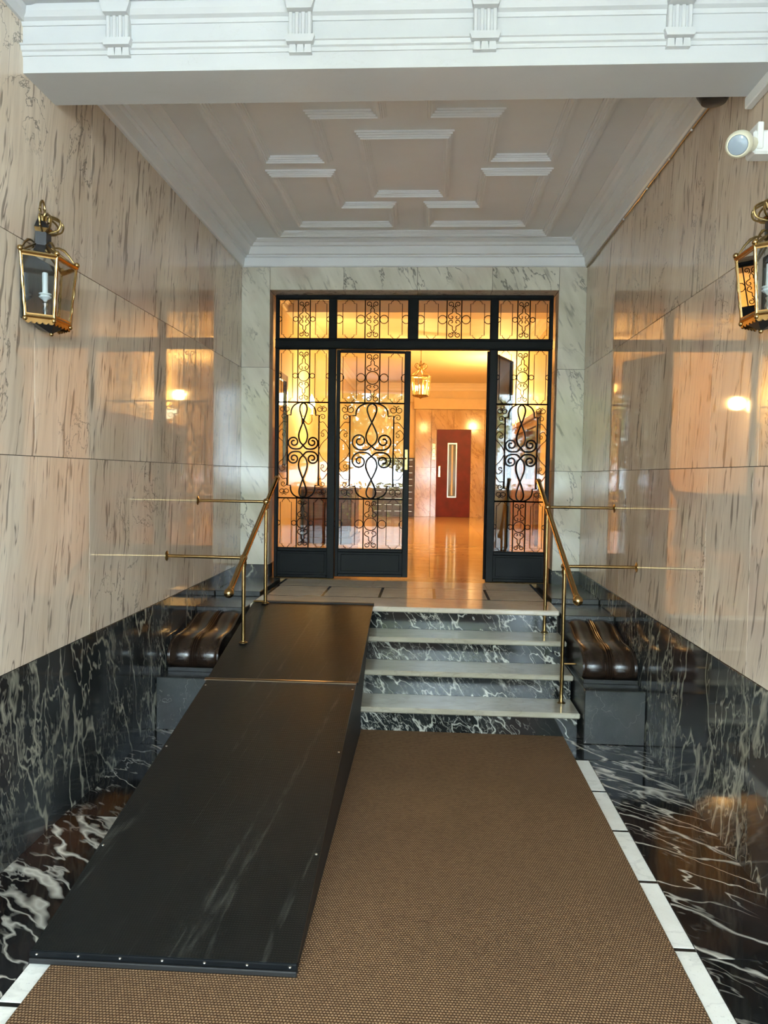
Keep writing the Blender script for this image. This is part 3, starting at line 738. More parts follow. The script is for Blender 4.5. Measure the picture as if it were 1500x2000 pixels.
def cartouche_pieces(W, H):
    out = []; k = W/0.60; hw = 0.203*k*(1.0 if W > .5 else .93); e = H/2
    sh = e-0.112; aw = 0.148*k
    top = [(-hw, 0), (-hw, sh), (-aw, sh), (-aw, sh+.012)] + [(aw*math.cos(PI-t*PI/16)*1.0, sh+.012+(e-sh-.012)*math.sin(t*PI/16)**.8) for t in range(1, 16)] + [(aw, sh+.012), (aw, sh), (hw, sh), (hw, 0)]
    out.append(('cartouche_frame', top, .0068, False)); out.append(('cartouche_frame', mirz(top), .0068, False))
    lw = 0.052*k
    # ribbon strand: head loop, crossing, lens, crossing at the middle, then out into a big volute
    R = 0.083*k; vx = 0.112*k; vz = R+0.010
    strand = smooth2([(0, e-.004), (lw*.62, e-.022), (lw*.85, e-.06), (lw*.55, e-.11), (0, e-.170), (-lw*.62, e-.23), (-lw, e-.29), (-lw*.72, e-.345), (0, .045), (vx*.35, .016), (vx*.8, vz-R*.985)], 6)
    vol = volute(vx, vz, R, R*.20, -PI*.56, 1.62, 40)
    for s in (-1, 1):
        for z in (-1, 1): out.append(('ribbon_scroll', [(s*x, z*q) for x, q in strand+vol[1:]], .0074, False))
    # slender scrolls beside the cartouche
    m0 = (hw+W/2)/2; g_ = (W/2-hw)/2-.004
    for s in (-1, 1):
        for z in (-1, 1):
            c = smooth2([(m0-g_, .012), (m0-g_*.55, .05+.0), (m0+g_*.2, .085), (m0+g_*.9, .11), (m0+g_, .15), (m0+g_*.3, .185), (m0-g_*.5, .165)], 5)
            c += volute(m0-g_*.25, .135, g_*.55, g_*.15, PI*.75, -1.1, 16)
            out.append(('side_scroll', [(s*x, z*q) for x, q in c], .0030, False))
            d = smooth2([(m0+g_, .20), (m0, .25), (m0-g_*.9, sh-.06), (m0-g_, sh-.02)], 6)
            d += volute(m0-g_*.2, sh-.015, g_*.8, g_*.2, PI, -1.2, 18)
            out.append(('side_scroll', [(s*x, z*q) for x, q in d], .0030, False))
            q1 = volute((aw+W/2)/2-.028*k, e-.058, .010, .038*k, 0, 1.25, 22); q2 = volute((aw+W/2)/2+.030*k, e-.058, .010, .036*k, PI, -1.25, 22)
            out.append(('corner_scroll', [(s*x, z*q) for x, q in q1], .0034, False))
            out.append(('corner_scroll', [(s*x, z*q) for x, q in q2], .0034, False))
    return out
cache = {}
def grille(parent, kind, W, H, cx, cz, y, tf=None):
    """one wrought-iron panel: rails as the part, scrolls as its sub-parts"""
    key = (kind, round(W, 3), round(H, 3))
    if key not in cache:
        P = cartouche_pieces(W, H) if kind == 'cartouche' else panel_pieces(W, H, kind == 'ring')
        L = []
        for nm, pl_, r, cl in P:
            L.append((nm, MB().tube([(x, 0, z) for x, z in pl_], r, 5, cl).mesh(nm, 'black_iron', True)))
        fm = MB(); a_, c_, t_ = W/2, H/2, .006
        O_ = [(-a_, -c_-t_), (a_, -c_-t_), (a_, c_+t_), (-a_, c_+t_)]; I_ = [(-a_+.004, -c_+t_), (a_-.004, -c_+t_), (a_-.004, c_-t_), (-a_+.004, c_-t_)]
        fm.add([(x, yy, z) for yy in (-.007, .007) for q in (O_, I_) for x, z in q],
               [f for k in range(4) for f in ((k, (k+1) % 4, 4+(k+1) % 4, 4+k), (8+k, 12+k, 12+(k+1) % 4, 8+(k+1) % 4), (k, 8+k, 8+(k+1) % 4, (k+1) % 4), (4+k, 4+(k+1) % 4, 12+(k+1) % 4, 12+k))])
        cache[key] = (fm.mesh('grille_panel', 'black_iron'), L)
    fm, L = cache[key]
    o = bpy.data.objects.new('grille_panel', fm); col.objects.link(o); o.parent = parent; o.location = Vector((cx, y, cz))
    for nm, me in L:
        c = bpy.data.objects.new(nm, me); col.objects.link(c); c.parent = o
    return o

FX = [(-1.357, -1.327), (-0.885, -0.820), (0.515, 0.580), (1.019, 1.049)]
ZTB, ZTT = 2.645, 2.735
SC = thing('iron_door_screen', 'black wrought iron screen with scrollwork sidelights and transom around the entrance doors', 'door screen', (XC, YD, ZL+0.0006))
SCo = Vector(SC.location)
def spart(name, *a, bev=0.004): return B(*a, bev=bev).build(name, 'black_iron', SC)
for a, b in FX: spart('post', a, b, YD-.028, YD+.028, ZL+.001, 3.108)
spart('centre_mullion', -.195, -.110, YD-.028, YD+.028, ZTT-.01, 3.09)
spart('head_rail', FX[0][0], FX[3][1], YD-.030, YD+.030, 3.076, 3.110)
spart('transom_rail', FX[0][0], FX[3][1], YD-.036, YD+.034, ZTB, ZTT)
for z in (ZTB+.012, ZTT-.012): spart('transom_bead', FX[0][0], FX[3][1], YD-.044, YD-.034, z-.007, z+.007, bev=.003)
sl_x = [(FX[0][1], FX[1][0]), (FX[2][1], FX[3][0])]
for a, b in sl_x:
    k = spart('kick_panel', a-.004, b+.004, YD-.016, YD+.016, ZL+.002, .868)
    for z0, z1 in ((.868, .895), (ZL+.004, ZL+.03)): B(a, b, YD-.024, YD+.024, z0, z1, .004).build('kick_rail', 'black_iron', k)
    B(a+.02, b-.02, YD-.021, YD-.015, ZL+.05, .85, .004).build('raised_field', 'black_iron', k)
    W = b-a
    for kind, z0, z1 in (('ring', 2.182, ZTB), ('cartouche', 1.338, 2.182), ('ring', .895, 1.338)):
        grille(SC, kind, W, z1-z0, (a+b)/2-SCo.x, (z0+z1)/2-SCo.z, -.012)
    B(a-.003, b+.003, YD+.006, YD+.011, .893, ZTB+.002).build('pane', 'clear_glass', SC)
for a, b in ((FX[0][1], FX[1][0]), (FX[1][1], -.195), (-.110, FX[2][0]), (FX[2][1], FX[3][0])):
    grille(SC, 'strip', b-a, 3.076-ZTT, (a+b)/2-SCo.x, (3.076+ZTT)/2-SCo.z, -.012)
    B(a-.003, b+.003, YD+.006, YD+.011, ZTT-.002, 3.078).build('pane', 'clear_glass', SC)

LW = 0.652
def leaf(name, label, hinge, ang, sgn):
    """door leaf; local x runs from the hinge (sgn gives its direction when shut), rotated inward by ang"""
    t = bpy.data.objects.new(name, None); col.objects.link(t); t.empty_display_size = .1
    tag(t, label, 'door', kind='structure')
    z0 = ZL+.018; H = 2.640-z0
    def P(nm, x0, x1, y0, y1, a, b, bev=.004, mat='black_iron', par=None):
        if sgn < 0: x0, x1 = -x1, -x0
        o = bpy.data.objects.new(nm, B(x0, x1, y0, y1, a-z0, b-z0, bev).mesh(nm, mat)); col.objects.link(o); o.parent = par or t; return o
    P('stile', 0.004, .034, -.022, .022, z0, 2.640); P('stile', LW-.050, LW, -.022, .022, z0, 2.640)
    P('top_rail', .034, LW-.050, -.020, .020, 2.622, 2.640)
    k = P('kick_panel', .030, LW-.046, -.014, .014, z0+.004, .868)
    P('kick_rail', .034, LW-.05, -.022, .022, .868, .893, par=k); P('kick_rail', .034, LW-.05, -.022, .022, z0, z0+.028, par=k)
    P('raised_field', .060, LW-.076, -.020, -.013, z0+.05, .848, par=k)
    W = LW-.084; cx = sgn*(.034+W/2)
    for kind, a, b in (('ring', 2.182, 2.622), ('cartouche', 1.338, 2.182), ('ring', .893, 1.338)):
        grille(t, kind, W, b-a, cx, (a+b)/2-z0, -.010)
    P('pane', .032, LW-.048, .005, .010, .890, 2.626, 0, 'clear_glass')
    o = P('lock_plate', LW-.040, LW-.014, -.027, -.021, 1.60, 1.78, .002, 'old_brass')
    hb = MB().tube([(sgn*(LW-.027), -.026, 1.70-z0), (sgn*(LW-.027), -.062, 1.70-z0), (sgn*(LW-.10), -.062, 1.70-z0)], .007, 8)
    q = bpy.data.objects.new('handle', hb.mesh('handle', 'old_brass', True)); col.objects.link(q); q.parent = o
    t.location = (hinge, YD, z0); t.rotation_euler = (0, 0, ang)
    return t
leaf('door_1', 'left iron and glass door leaf standing just ajar beside the steps', -0.820, math.radians(3.4), 1)
leaf('door_2', 'right iron and glass door leaf swung wide open into the lobby', 0.512, math.radians(-113), -1)

# ================================================================== WALL LANTERNS
def wall_lantern(xw, sg, yc_, label):
    t = thing('wall_lantern', label, 'lantern', (xw, yc_, 2.12), 'brass wall lanterns')
    def W3(d, s, z): return (xw+sg*d, yc_+s, z)
    base = [(.022, -.168), (.128, -.086), (.128, .086), (.022, .168)]
    zt, zb = 2.398, 2.158
    top = [W3(d, s, zt) for d, s in base]; bot = [W3(.018+(d-.018)*.80, s*.80, zb) for d, s in base]
    ch = [W3(.012+(d-.012)*.34, s*.24, 2.462) for d, s in base]; ch2 = [W3(.012+(d-.012)*.34, s*.24, 2.515) for d, s in base]
    ch3 = [W3(.012+(d-.012)*.42, s*.30, 2.530) for d, s in base]; cap = [W3(.012+(d-.012)*.12, s*.08, 2.575) for d, s in base]
    m = MB(); m.box(min(xw, xw+sg*.008), max(xw, xw+sg*.008), yc_-.135, yc_+.135, zb-.01, zt+.02, .003)
    m.build('back_plate', 'mirror_tin', t)
    for k in range(4):
        a, b = Vector(bot[k]), Vector(top[k]); pts = [a.lerp(b, q/12) for q in range(13)]
        rr = [.0070, .0042, .0042, .0072, .0042, .0040, .0070, .0070, .0040, .0040, .0066, .0042, .0070]
        MB().tube(pts, rr, 8).build('corner_post', 'old_brass', t, True)
        MB().ball(Vector(top[k])+Vector((0, 0, .012)), .0115, 10, 8).build('finial_ball', 'brass', t, True)
        MB().ball(Vector(bot[k])-Vector((0, 0, .010)), .010, 10, 8).build('finial_ball', 'brass', t, True)
        MB().tube([top[k], ch[k]], .0045, 6).build('roof_rib', 'old_brass', t, True)
        sc = [Vector(top[k]).lerp(Vector(ch[k]), q)+Vector((0, 0, .03*math.sin(PI*q))) for q in (0.1, .3, .5, .7, .9)]
        MB().tube(sc, [.003, .0045, .006, .0045, .003], 6).build('roof_scroll', 'old_brass', t, True)
    for k in range(3):
        for P, r, nm in ((top, .0080, 'top_rail'), (bot, .0075, 'bottom_rail')):
            MB().tube([P[k], P[k+1]], r, 6).build(nm, 'brass', t, True)
        for P, z in ((top, 0), ):
            q = MB(); q.add([bot[k], bot[k+1], top[k+1], top[k]], [(0, 1, 2, 3)]); q.build('pane', 'lantern_glass', t)
        q = MB(); q.add([top[k], top[k+1], ch[k+1], ch[k]], [(0, 1, 2, 3)]); q.build('roof_pane', 'lantern_glass', t)
        c0 = (Vector(bot[k])+Vector(bot[k+1])+Vector(top[k])+Vector(top[k+1]))/4
        O4 = [Vector(p) for p in (bot[k], bot[k+1], top[k+1], top[k])]; I4 = [p.lerp(c0, .10) for p in O4]; O4 = [p.lerp(c0, .02) for p in O4]
        nv = (O4[1]-O4[0]).cross(O4[3]-O4[0]).normalized()*.0035
        q = MB(); q.add([p+e_ for e_ in (nv, -nv) for L_ in (O4, I4) for p in L_],
            [f for j in range(4) for f in ((j, (j+1) % 4, 4+(j+1) % 4, 4+j), (8+j, 12+j, 12+(j+1) % 4, 8+(j+1) % 4), (j, 8+j, 8+(j+1) % 4, (j+1) % 4), (4+j, 4+(j+1) % 4, 12+(j+1) % 4, 12+j))])
        q.build('pane_frame', 'brass', t)
        # scalloped apron
        a, b = Vector(bot[k]), Vector(bot[k+1]); n = 24; up_ = []; dn = []
        for j in range(n+1):
            p = a.lerp(b, j/n); u_ = j/n
            up_.append(p+Vector((0, 0, .002))); dn.append(p-Vector((0, 0, .018+.010*abs(math.sin(u_*PI*5)))))
        q = MB().grid([[tuple(p+Vector((sg*.002, 0, 0))) for p in up_], [tuple(p+Vector((sg*.002, 0, 0))) for p in dn]])
        q.grid([[tuple(p-Vector((sg*.002, 0, 0))) for p in up_], [tuple(p-Vector((sg*.002, 0, 0))) for p in dn]])
        q.build('apron', 'brass', t)
    for A, C_, nm in ((ch, ch2, 'chimney'), (ch3, cap, 'chimney_cap')):
        q = MB(); q.add(A+C_, [(0, 1, 5, 4), (1, 2, 6, 5), (2, 3, 7, 6), (3, 0, 4, 7), (4, 5, 6, 7), (3, 2, 1, 0)]); q.build(nm, 'black_tin', t)
    q = MB(); q.add(ch2+ch3, [(0, 1, 5, 4), (1, 2, 6, 5), (2, 3, 7, 6), (4, 5, 6, 7)]); q.build('chimney_collar', 'old_brass', t)
    # bottom tray with hanging point
    tip = W3(.06, 0, zb-.05)
    q = MB(); q.add([Vector(p)-Vector((0, 0, .004)) for p in bot]+[tip, W3(.004, 0, zb-.03)], [(0, 1, 4), (1, 2, 4), (2, 3, 4), (3, 5, 4), (5, 0, 4), (0, 3, 2, 1)]); q.build('bottom_tray', 'black_tin', t)
    q = MB(); q.ball(tip, .009, 10, 8); q.build('drop_finial', 'brass', t, True)
    # crown of leaves and the hanging loop
    for s, dd in ((-.045, .02), (.045, .02), (0, .062), (-.03, .05), (.03, .05)):
        P = catmull([W3(.03+dd*.3, s*.5, 2.515), W3(.03+dd, s*1.5, 2.53), W3(.03+dd*1.1, s*1.7, 2.565), W3(.03+dd*.5, s*.8, 2.582), W3(.03+dd*.35, s*.5, 2.56)], 6)
        MB().tube(P, .0042, 6).build('crown_scroll', 'old_brass', t, True)
    for s, z in ((-.028, 2.585), (.028, 2.585), (.0, 2.592)):
        P = catmull([W3(.02, s*.2, 2.57), W3(.035, s, z), W3(.035, s*1.5, z+.012), W3(.03, s*1.1, z+.022)], 5)
        MB().tube(P, .0040, 6).build('crown_scroll', 'old_brass', t, True)
    P = [W3(.026, .019*math.sin(q*2*PI/20)*(1-.25*math.cos(q*2*PI/20)**2), 2.613-.034*math.cos(q*2*PI/20)) for q in range(20)]
    MB().tube(P, .0048, 8, closed=True).build('hanging_loop', 'old_brass', t, True)
    MB().tube([W3(.026, 0, 2.56), W3(.026, 0, 2.585)], .010, 8).build('loop_stem', 'old_brass', t, True)
    # electric candle
    cx, cy, _ = W3(.050, -0.030, 0)
    MB().lathe([(.011, 0), (.011, .085), (.008, .088), (1e-4, .089)], 14, (cx, cy, 2.262)).build('candle_tube', 'candle_white', t, True)
    MB().lathe([(.006, -.028), (.010, -.022), (.024, -.012), (.024, -.008), (.014, -.004), (.024, .0), (.024, .004), (.010, .006)], 16, (cx, cy, 2.262)).build('drip_cup', 'candle_white', t, True)
    MB().lathe([(.020, 0), (.020, .006), (.006, .012), (.005, .03), (.011, .045), (.006, .060), (.010, .072), (.005, .076)], 14, (cx, cy, zb-.004)).build('candle_stem', 'steel', t, True)
wall_lantern(XL, 1, 3.085, 'brass glazed half lantern with white candle on the left marble wall')
wall_lantern(XR, -1, 2.955, 'brass glazed half lantern with white candle on the right wall under the floodlight')

# ---- sensor floodlight, trunking, cable, speaker
t = thing('security_floodlight', 'white security floodlight with yellowed round head on the right wall', 'floodlight', (XR, 2.93, 2.75))
B(XR-.135, XR-.0235, 2.895, 2.975, 2.735, 2.820, .008).build('housing', 'white_plastic', t)
B(XR-.022, XR, 2.885, 2.938, 2.715, 2.835, .004).build('wall_bracket', 'black_tin', t)
B(XR-.125, XR-.103, 2.888, 2.982, 2.75, 2.845, .003).build('strap', 'white_plastic', t)
hc = Vector((XR-.200, 2.860, 2.752))
MB().tube([(XR-.125, 2.92, 2.775), hc], .027, 12).build('neck', 'yellowed_plastic', t, True)
hd = MB(); dv = Vector((-.45, -.78, -.42)).normalized()
rings = [(-.048, .018), (-.040, .034), (-.018, .046), (.006, .047), (.020, .044), (.026, .038)]
hd.tube([hc+dv*a for a, r in rings], [r for a, r in rings], 20); hd.build('round_head', 'yellowed_plastic', t, True)
MB().tube([hc+dv*.0265, hc+dv*.031, hc+dv*.035], [.034, .032, .020], 18).build('lens', 'lens_glass', t, True)
tr = MB(); tr.box(XR-.022, XR, 2.94, 2.992, 2.62, 3.07, .003)
tag(tr.build('vertical_trunking', 'white_plastic'), 'white vertical cable trunking on the right wall beside the floodlight', 'trunking')
tr = B(XR-.032, XR, 2.55, 3.262, 3.058, 3.106, .004)
tag(tr.build('horizontal_trunking', 'white_plastic'), 'white cable trunking along the right wall under the beam end', 'trunking')
t = thing('black_speaker', 'small black device tucked behind the beam at the top right', 'device', (1.17, 3.36, 3.18))
MB().lathe([(.012, -.052), (.05, -.045), (.072, -.01), (.072, .03), (.04, .05)], 18, (1.17, 3.36, 3.18)).build('body', 'black_tin', t, True)
B(1.16, 1.21, 3.27, 3.30, 3.145, 3.165, .003).build('label_plate', 'white_plastic', t)
B(1.17, XR, 3.345, 3.375, 3.17, 3.19, .002).build('mount_arm', 'black_tin', t)
t = thing('cable_run', 'thin clipped cable along the foot of the right ceiling cornice', 'cable', (XR-.02, 4.8, ZC-.01))
pts = [(XR-.008, 3.30+q*.2, ZC-.010+.004*math.sin(q*2.1)) for q in range(17)]
MB().tube(pts, .0045, 6).build('cable', 'old_brass', t, True)
for yy in (3.62, 3.97, 4.32, 4.75, 5.3): MB().ball((XR-.010, yy, ZC-.010), .0085, 8, 6).build('cable_clip', 'white_plastic', t, True)

# ================================================================== LOBBY
LX0, LX1, LY0, LY1, LZ = -1.70, 1.50, 6.90, 17.3, 3.62
LF = tag(B(LX0-.1, LX1+.1, LY0, LY1+.2, .3, ZL-.02).build('floor', 'grout'), 'glossy golden stone floor of the lobby beyond the iron doors', 'floor', kind='structure')
xs = [LX0, -.78, .03, .84, LX1]; ys = [LY0]
while ys[-1] < LY1-.4: ys.append(min(LY1, ys[-1]+.82))
ys[-1] = LY1
for a, b in zip(xs[:-1], xs[1:]):
    for c, d in zip(ys[:-1], ys[1:]): B(a+.001, b-.001, c+.001, d-.001, ZL-.02, ZL, .0006).build('lobby_floor_slab', 'lobby_stone', LF)
tag(B(LX0-.2, LX0, 6.86, LY1+.2, .3, 3.9).build('wall_lobby_left', 'lobby_plaster'), 'cream plaster wall on the left of the lobby', 'wall', kind='structure')
tag(B(LX1, LX1+.2, 6.86, LY1+.2, .3, 3.9).build('wall_lobby_right', 'lobby_plaster'), 'cream plaster wall on the right of the lobby', 'wall', kind='structure')
WLF = tag(B(LX0-.2, LX1+.2, LY1, LY1+.25, .3, 3.9).build('wall_lobby_back', 'lobby_plaster'), 'lobby end wall with golden marble around the lift', 'wall', kind='structure')
tag(B(LX0-.2, LX1+.2, 6.86, LY1+.2, LZ, LZ+.2).build('ceiling', 'lobby_ceiling_paint'), 'cream painted ceiling of the lit lobby', 'ceiling', kind='structure')
tag(MB().ribbon([(LX0, LY0), (LX0, LY1), (LX1, LY1), (LX1, LY0)], -1, cprof(LZ-.16, .158, .14), closed=False).build('trim_5', 'lobby_ceiling_paint'), 'cream cornice round the lobby ceiling', 'cornice', kind='structure')
tag(B(LX0, LX1, 9.0, 9.35, LZ-.17, LZ-.001).build('trim_6', 'lobby_ceiling_paint'), 'shallow plaster beam across the lobby ceiling', 'beam', kind='structure')
# marble facing of the lift wall
for a, b, z0, z1, yy, mt in ((-.30, .055, ZL, 1.75, .10, 'gold_marble'), (-.30, .055, 1.75, 3.04, .10, 'gold_marble'), (1.25, 1.49, ZL, 3.04, .10, 'gold_marble'),
        (.06, .18, ZL, 1.75, .03, 'gold_marble'), (.06, .18, 1.75, 2.6, .03, 'gold_marble'), (.95, 1.245, ZL, 1.75, .03, 'gold_marble'), (.95, 1.245, 1.75, 2.6, .03, 'gold_marble'),
        (.06, .56, 2.6, 3.04, .03, 'gold_marble'), (.562, 1.245, 2.6, 3.04, .03, 'gold_marble'), (-.34, 1.49, 3.042, 3.28, .13, 'lobby_plaster'), (LX0+.01, -.34, 3.20, 3.28, .06, 'lobby_plaster')):
    B(a+.001, b-.001, LY1-yy, LY1-.001, z0+.001, z1-.001, .002).build('facing_slab', mt, WLF)
t = thing('lift_door', 'maroon lift door with a narrow vertical window in golden marble', 'lift door', (.555, LY1-.03, ZL))
B(.185, .945, LY1-.026, LY1-.001, ZL+.001, 2.595, .003).build('door_panel', 'maroon_lacquer', t)
wf = MB()
for a, b, z0, z1 in ((.43, .455, 1.07, 2.30), (.615, .64, 1.07, 2.30), (.455, .615, 1.07, 1.10), (.455, .615, 2.27, 2.30)): wf.box(a, b, LY1-.036, LY1-.0265, z0, z1)
wf = wf.build('window_frame', 'steel', t); B(.455, .615, LY1-.031, LY1-.027, 1.10, 2.27).build('window_pane', 'lift_window', wf)
B(.515, .555, LY1-.033, LY1-.0315, 1.12, 2.25).build('inner_light_strip', 'yellowed_plastic', wf)
B(.225, .275, LY1-.05, LY1-.0265, 1.53, 1.78, .004).build('pull_handle', 'brass', t)
t = thing('call_panel', 'small brass call panel on the marble left of the lift door', 'panel', (.12, LY1-.035, 2.05))
B(.085, .155, LY1-.042, LY1-.031, 1.92, 2.28, .003).build('plate', 'brass', t); 
for z in (1.99, 2.08, 2.17): MB().ball((.12, LY1-.043, z), .012, 8, 6).build('button', 'white_plastic', t, True)
# letterboxes
t = thing('letterbox_bank', 'bank of dark letterboxes against the lobby end wall', 'letterboxes', (-.75, LY1-.15, ZL))
B(-1.24, -.31, LY1-.16, LY1-.001, ZL, 1.95).build('carcass', 'mailbox_front', t)
for i in range(4):
    for j in range(9):
        x = -1.225+i*.228; z = ZL+.02+j*.144
        d = B(x, x+.216, LY1-.172, LY1-.1605, z, z+.118, .003).build('letterbox_door', 'mailbox_front', t)
        B(x+.03, x+.186, LY1-.175, LY1-.1722, z+.095, z+.108).build('name_slot', 'steel', d)
# desk
t = thing('reception_desk', 'dark wooden reception desk against the left lobby wall', 'desk', (-1.35, 10.6, ZL))
B(-1.66, -1.03, 10.15, 11.35, ZL+.08, 1.34, .004).build('body', 'desk_wood', t)
B(-1.69, -.99, 10.10, 11.40, 1.34, 1.385, .008).build('desk_top', 'desk_wood', t)
B(-1.68, -1.0, 10.12, 11.38, ZL, ZL+.08, .006).build('plinth', 'desk_wood', t)
for a, b in ((-1.63, -1.36), (-1.33, -1.06)): B(a, b, 10.138, 10.151, ZL+.16, 1.28, .006).build('front_panel', 'desk_wood', t)
for a, b in ((10.2, 10.7), (10.78, 11.3)): B(-1.031, -1.018, a, b, ZL+.16, 1.28, .006).build('side_panel', 'desk_wood', t)
# framed mirror on the left lobby wall
t = thing('wall_mirror', 'tall dark framed mirror on the left lobby wall', 'mirror', (LX0, 8.4, 1.6))
B(LX0, LX0+.012, 7.62, 8.9, 1.65, 2.62).build('mirror_glass', 'mirror_silver', t)
for a, b, z0, z1 in ((7.54, 7.62, 1.57, 2.70), (8.90, 8.98, 1.57, 2.70), (7.62, 8.90, 1.57, 1.65), (7.62, 8.90, 2.62, 2.70)): B(LX0, LX0+.035, a, b, z0, z1, .008).build('frame_bar', 'desk_wood', t)
# lodge front on the right lobby wall
t = thing('lodge_front', 'glazed wooden porter lodge front on the right lobby wall', 'lodge', (LX1, 12.5, ZL))
for k in range(3):
    y0 = 10.4+k*1.42
    p = B(LX1-.05, LX1, y0+.02, y0+1.40, ZL, 1.45, .004).build('lower_panel', 'lodge_wood', t)
    B(LX1-.062, LX1-.049, y0+.16, y0+1.26, ZL+.12, 1.33, .006).build('raised_field', 'lodge_wood', p)
    f_ = MB()
    for a, b, z0, z1 in ((y0+.02, y0+.12, 1.45, 2.36), (y0+1.30, y0+1.40, 1.45, 2.36), (y0+.12, y0+1.30, 2.26, 2.36), (y0+.12, y0+1.30, 1.45, 1.53)): f_.box(LX1-.05, LX1, a, b, z0, z1)
    f_ = f_.build('window_frame', 'lodge_wood', t)
    B(LX1-.022, LX1-.016, y0+.12, y0+1.30, 1.53, 2.26).build('pane', 'facade_window', f_)
B(LX1-.08, LX1, 10.38, 14.70, 2.36, 2.44, .01).build('head_moulding', 'lodge_wood', t)
# lamps
def point(parent, loc, power, colr, size=.06):
    l = bpy.data.lights.new('lamp_light', 'POINT'); l.energy = power; l.color = colr; l.shadow_soft_size = size
    o = bpy.data.objects.new('lamp_light', l); col.objects.link(o); o.parent = parent; o.matrix_parent_inverse = WM[parent.name].inverted(); o.location = loc
WARM = (1.0, 0.58, 0.20)
t = thing('wall_sconce', 'lit candle sconce on the left lobby wall above the desk', 'lamp', (LX0, 10.2, 2.25))
MB().lathe([(.001, -.02), (.05, -.015), (.055, 0), (.04, .02), (.001, .025)], 14, (LX0+.012, 10.2, 2.28), 'x').build('back_plate', 'old_brass', t, True)
MB().tube(catmull([(LX0+.02, 10.2, 2.28), (LX0+.08, 10.2, 2.22), (LX0+.13, 10.2, 2.26), (LX0+.13, 10.2, 2.33)], 6), .009, 8).build('arm', 'old_brass', t, True)
MB().lathe([(.001, 0), (.03, .01), (.035, .02), (.018, .025), (.018, .09), (.001, .095)], 14, (LX0+.13, 10.2, 2.33)).build('candle_cup', 'candle_white', t, True)
MB().lathe([(.012, 0), (.040, .03), (.046, .07), (.03, .13), (.001, .19)], 14, (LX0+.13, 10.2, 2.43)).build('flame_bulb', 'bulb', t, True)
point(t, (LX0+.30, 10.2, 2.55), 32, WARM, .08)
t = thing('bowl_uplighter', 'glowing white bowl uplighter on the right lobby wall above the lodge', 'lamp', (LX1, 13.4, 2.45))
MB().lathe([(.001, -.12), (.12, -.09), (.22, -.02), (.26, .06), (.25, .06), (.20, -.01), (.001, -.10)], 20, (LX1-.02, 13.4, 2.60), 'z', PI/2, PI*1.5).build('bowl', 'bowl_lit', t, True)
B(LX1-.02, LX1, 13.35, 13.45, 2.46, 2.66, .004).build('wall_bracket', 'old_brass', t)
point(t, (LX1-.30, 13.4, 2.92), 62, WARM, .08)
t = thing('pendant_lantern', 'hanging copper lantern seen through the open lobby doorway', 'lantern', (-.14, 12.0, 2.72))
px_, py_ = -.14, 12.0
hexa = [(math.cos(PI/3*k+.3), math.sin(PI/3*k+.3)) for k in range(6)]
zt, zb = 3.10, 2.80
for k in range(6):
    a = hexa[k]; b = hexa[(k+1) % 6]
    A = (px_+a[0]*.155, py_+a[1]*.155, zt); C_ = (px_+a[0]*.125, py_+a[1]*.125, zb); A2 = (px_+b[0]*.155, py_+b[1]*.155, zt); C2 = (px_+b[0]*.125, py_+b[1]*.125, zb)
    T = (px_+a[0]*.045, py_+a[1]*.045, zt+.10)
    MB().tube([C_, A], .010, 6).build('corner_post', 'old_brass', t); MB().tube([A, A2], .010, 6).build('top_rail', 'old_brass', t); MB().tube([C_, C2], .011, 6).build('bottom_rail', 'old_brass', t)
    MB().tube([A, T], .007, 6).build('roof_rib', 'old_brass', t)
    q = MB(); q.add([C_, C2, A2, A], [(0, 1, 2, 3)]); q.build('pane', 'clear_glass', t)
    P = catmull([T, (px_+a[0]*.10, py_+a[1]*.10, zt+.15), (px_+a[0]*.07, py_+a[1]*.07, zt+.20), (px_+a[0]*.02, py_+a[1]*.02, zt+.17)], 5)
    MB().tube(P, .006, 5).build('crown_scroll', 'old_brass', t, True)
MB().lathe([(.045, 0), (.05, .01), (.03, .04), (.012, .07), (.012, .14)], 12, (px_, py_, zt+.10)).build('crown_cup', 'old_brass', t, True)
MB().tube([(px_, py_, zt+.22), (px_, py_, LZ-.001)], .006, 6).build('chain', 'old_brass', t)
MB().lathe([(.125, 0), (.12, -.012), (.03, -.03), (.001, -.05)], 12, (px_, py_, zb)).build('bottom_tray', 'old_brass', t, True)
for k in range(3):
    a = (px_+.04*math.cos(k*2.1), py_+.04*math.sin(k*2.1))
    c = MB().lathe([(.011, 0), (.011, .11), (.001, .112)], 10, (*a, zb+.005)).build('candle_tube', 'candle_white', t, True)
    MB().lathe([(.006, 0), (.013, .015), (.001, .05)], 8, (*a, zb+.118)).build('candle_bulb', 'bulb', c, True)
point(t, (px_, py_, zb+.16), 36, WARM, .05)

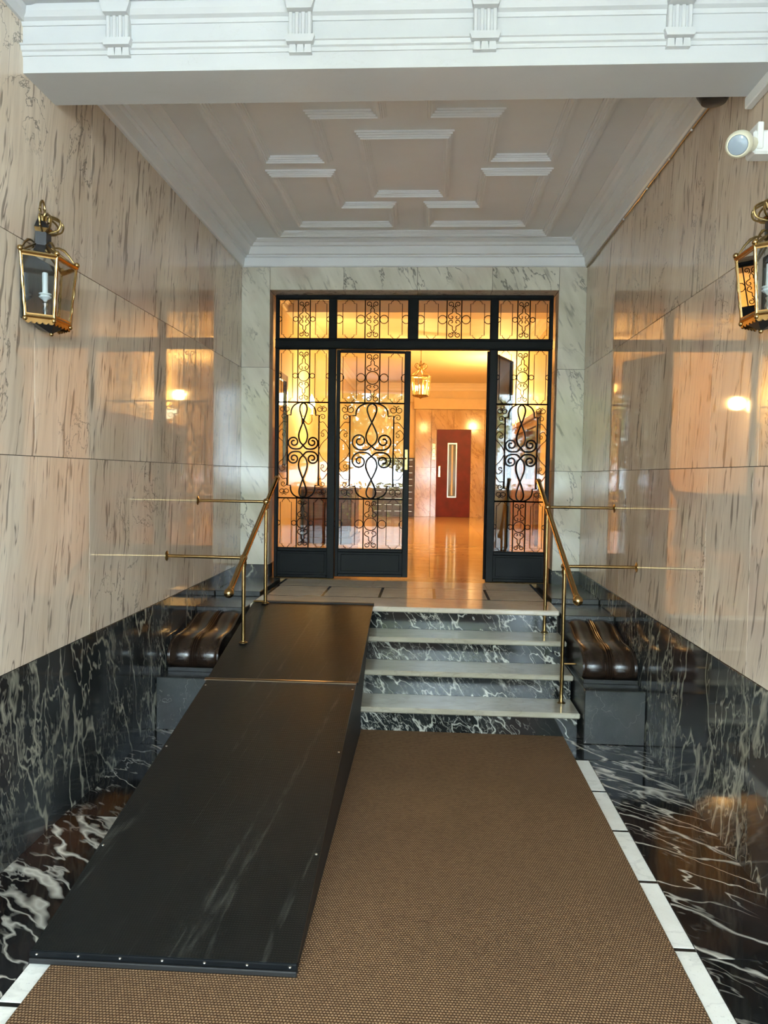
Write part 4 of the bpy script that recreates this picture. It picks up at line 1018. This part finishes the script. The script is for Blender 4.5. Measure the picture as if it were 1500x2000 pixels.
# ================================================================== STREET BEHIND THE VIEWER (seen in the door glass)
tag(B(-25, 25, -18, YS-.06, -.3, -.02).build('street_pavement', 'pavement'), 'grey street pavement outside the doorway', 'ground', kind='structure')
def tree(x, y, h, r, label, seed):
    rnd = random.Random(seed)
    t = thing('street_tree', label, 'tree', (x, y, -.02), 'street trees')
    MB().tube([(x, y, -.02), (x+.05, y, h*.35), (x-.03, y+.05, h*.62)], [.14, .11, .06], 8).build('trunk', 'bark', t, True)
    lf = MB()
    for _ in range(3000):
        u = Vector((rnd.gauss(0, 1), rnd.gauss(0, 1), rnd.gauss(0, 1))).normalized()*r*rnd.random()**.4
        c = Vector((x, y, h*.66))+Vector((u.x, u.y, u.z*.95)); s = .08+.08*rnd.random()
        a = Vector((rnd.gauss(0, 1), rnd.gauss(0, 1), rnd.gauss(0, 1))).normalized(); b = a.orthogonal().normalized()
        lf.add([c-a*s, c+b*s*.5, c+a*s, c-b*s*.5], [(0, 1, 2, 3)])
    f_ = lf.build('foliage', 'leaf_green', t); f_['kind'] = 'stuff'
tree(-1.5, -8.2, 4.4, 1.7, 'leafy young street tree outside the doorway to the left', 1)
tree(1.6, -12.0, 5.0, 1.7, 'taller leafy street tree farther out across the pavement', 2)

rnd = random.Random(5); t = thing('added_reflection_hedge', 'made-up green hedge out of view, added to dim and green the door glass reflection', 'hedge', (0, -10.2, -.02))  # invented hedge, added behind the viewer to cut white reflection in the door glass
B(-7, 7, -10.5, -9.95, -.02, 1.15, .05).build('hedge_core', 'bark', t)
lf = MB()
for _ in range(5000):
    c = Vector((rnd.uniform(-7, 7), -10.2+rnd.uniform(-.38, .38), rnd.uniform(.02, 1.32))); s_ = .05+.05*rnd.random()
    a = Vector((rnd.gauss(0, 1), rnd.gauss(0, 1), rnd.gauss(0, 1))).normalized(); b = a.orthogonal().normalized()
    lf.add([c-a*s_, c+b*s_*.5, c+a*s_, c-b*s_*.5], [(0, 1, 2, 3)])
f_ = lf.build('hedge_leaves', 'leaf_green', t); f_['kind'] = 'stuff'
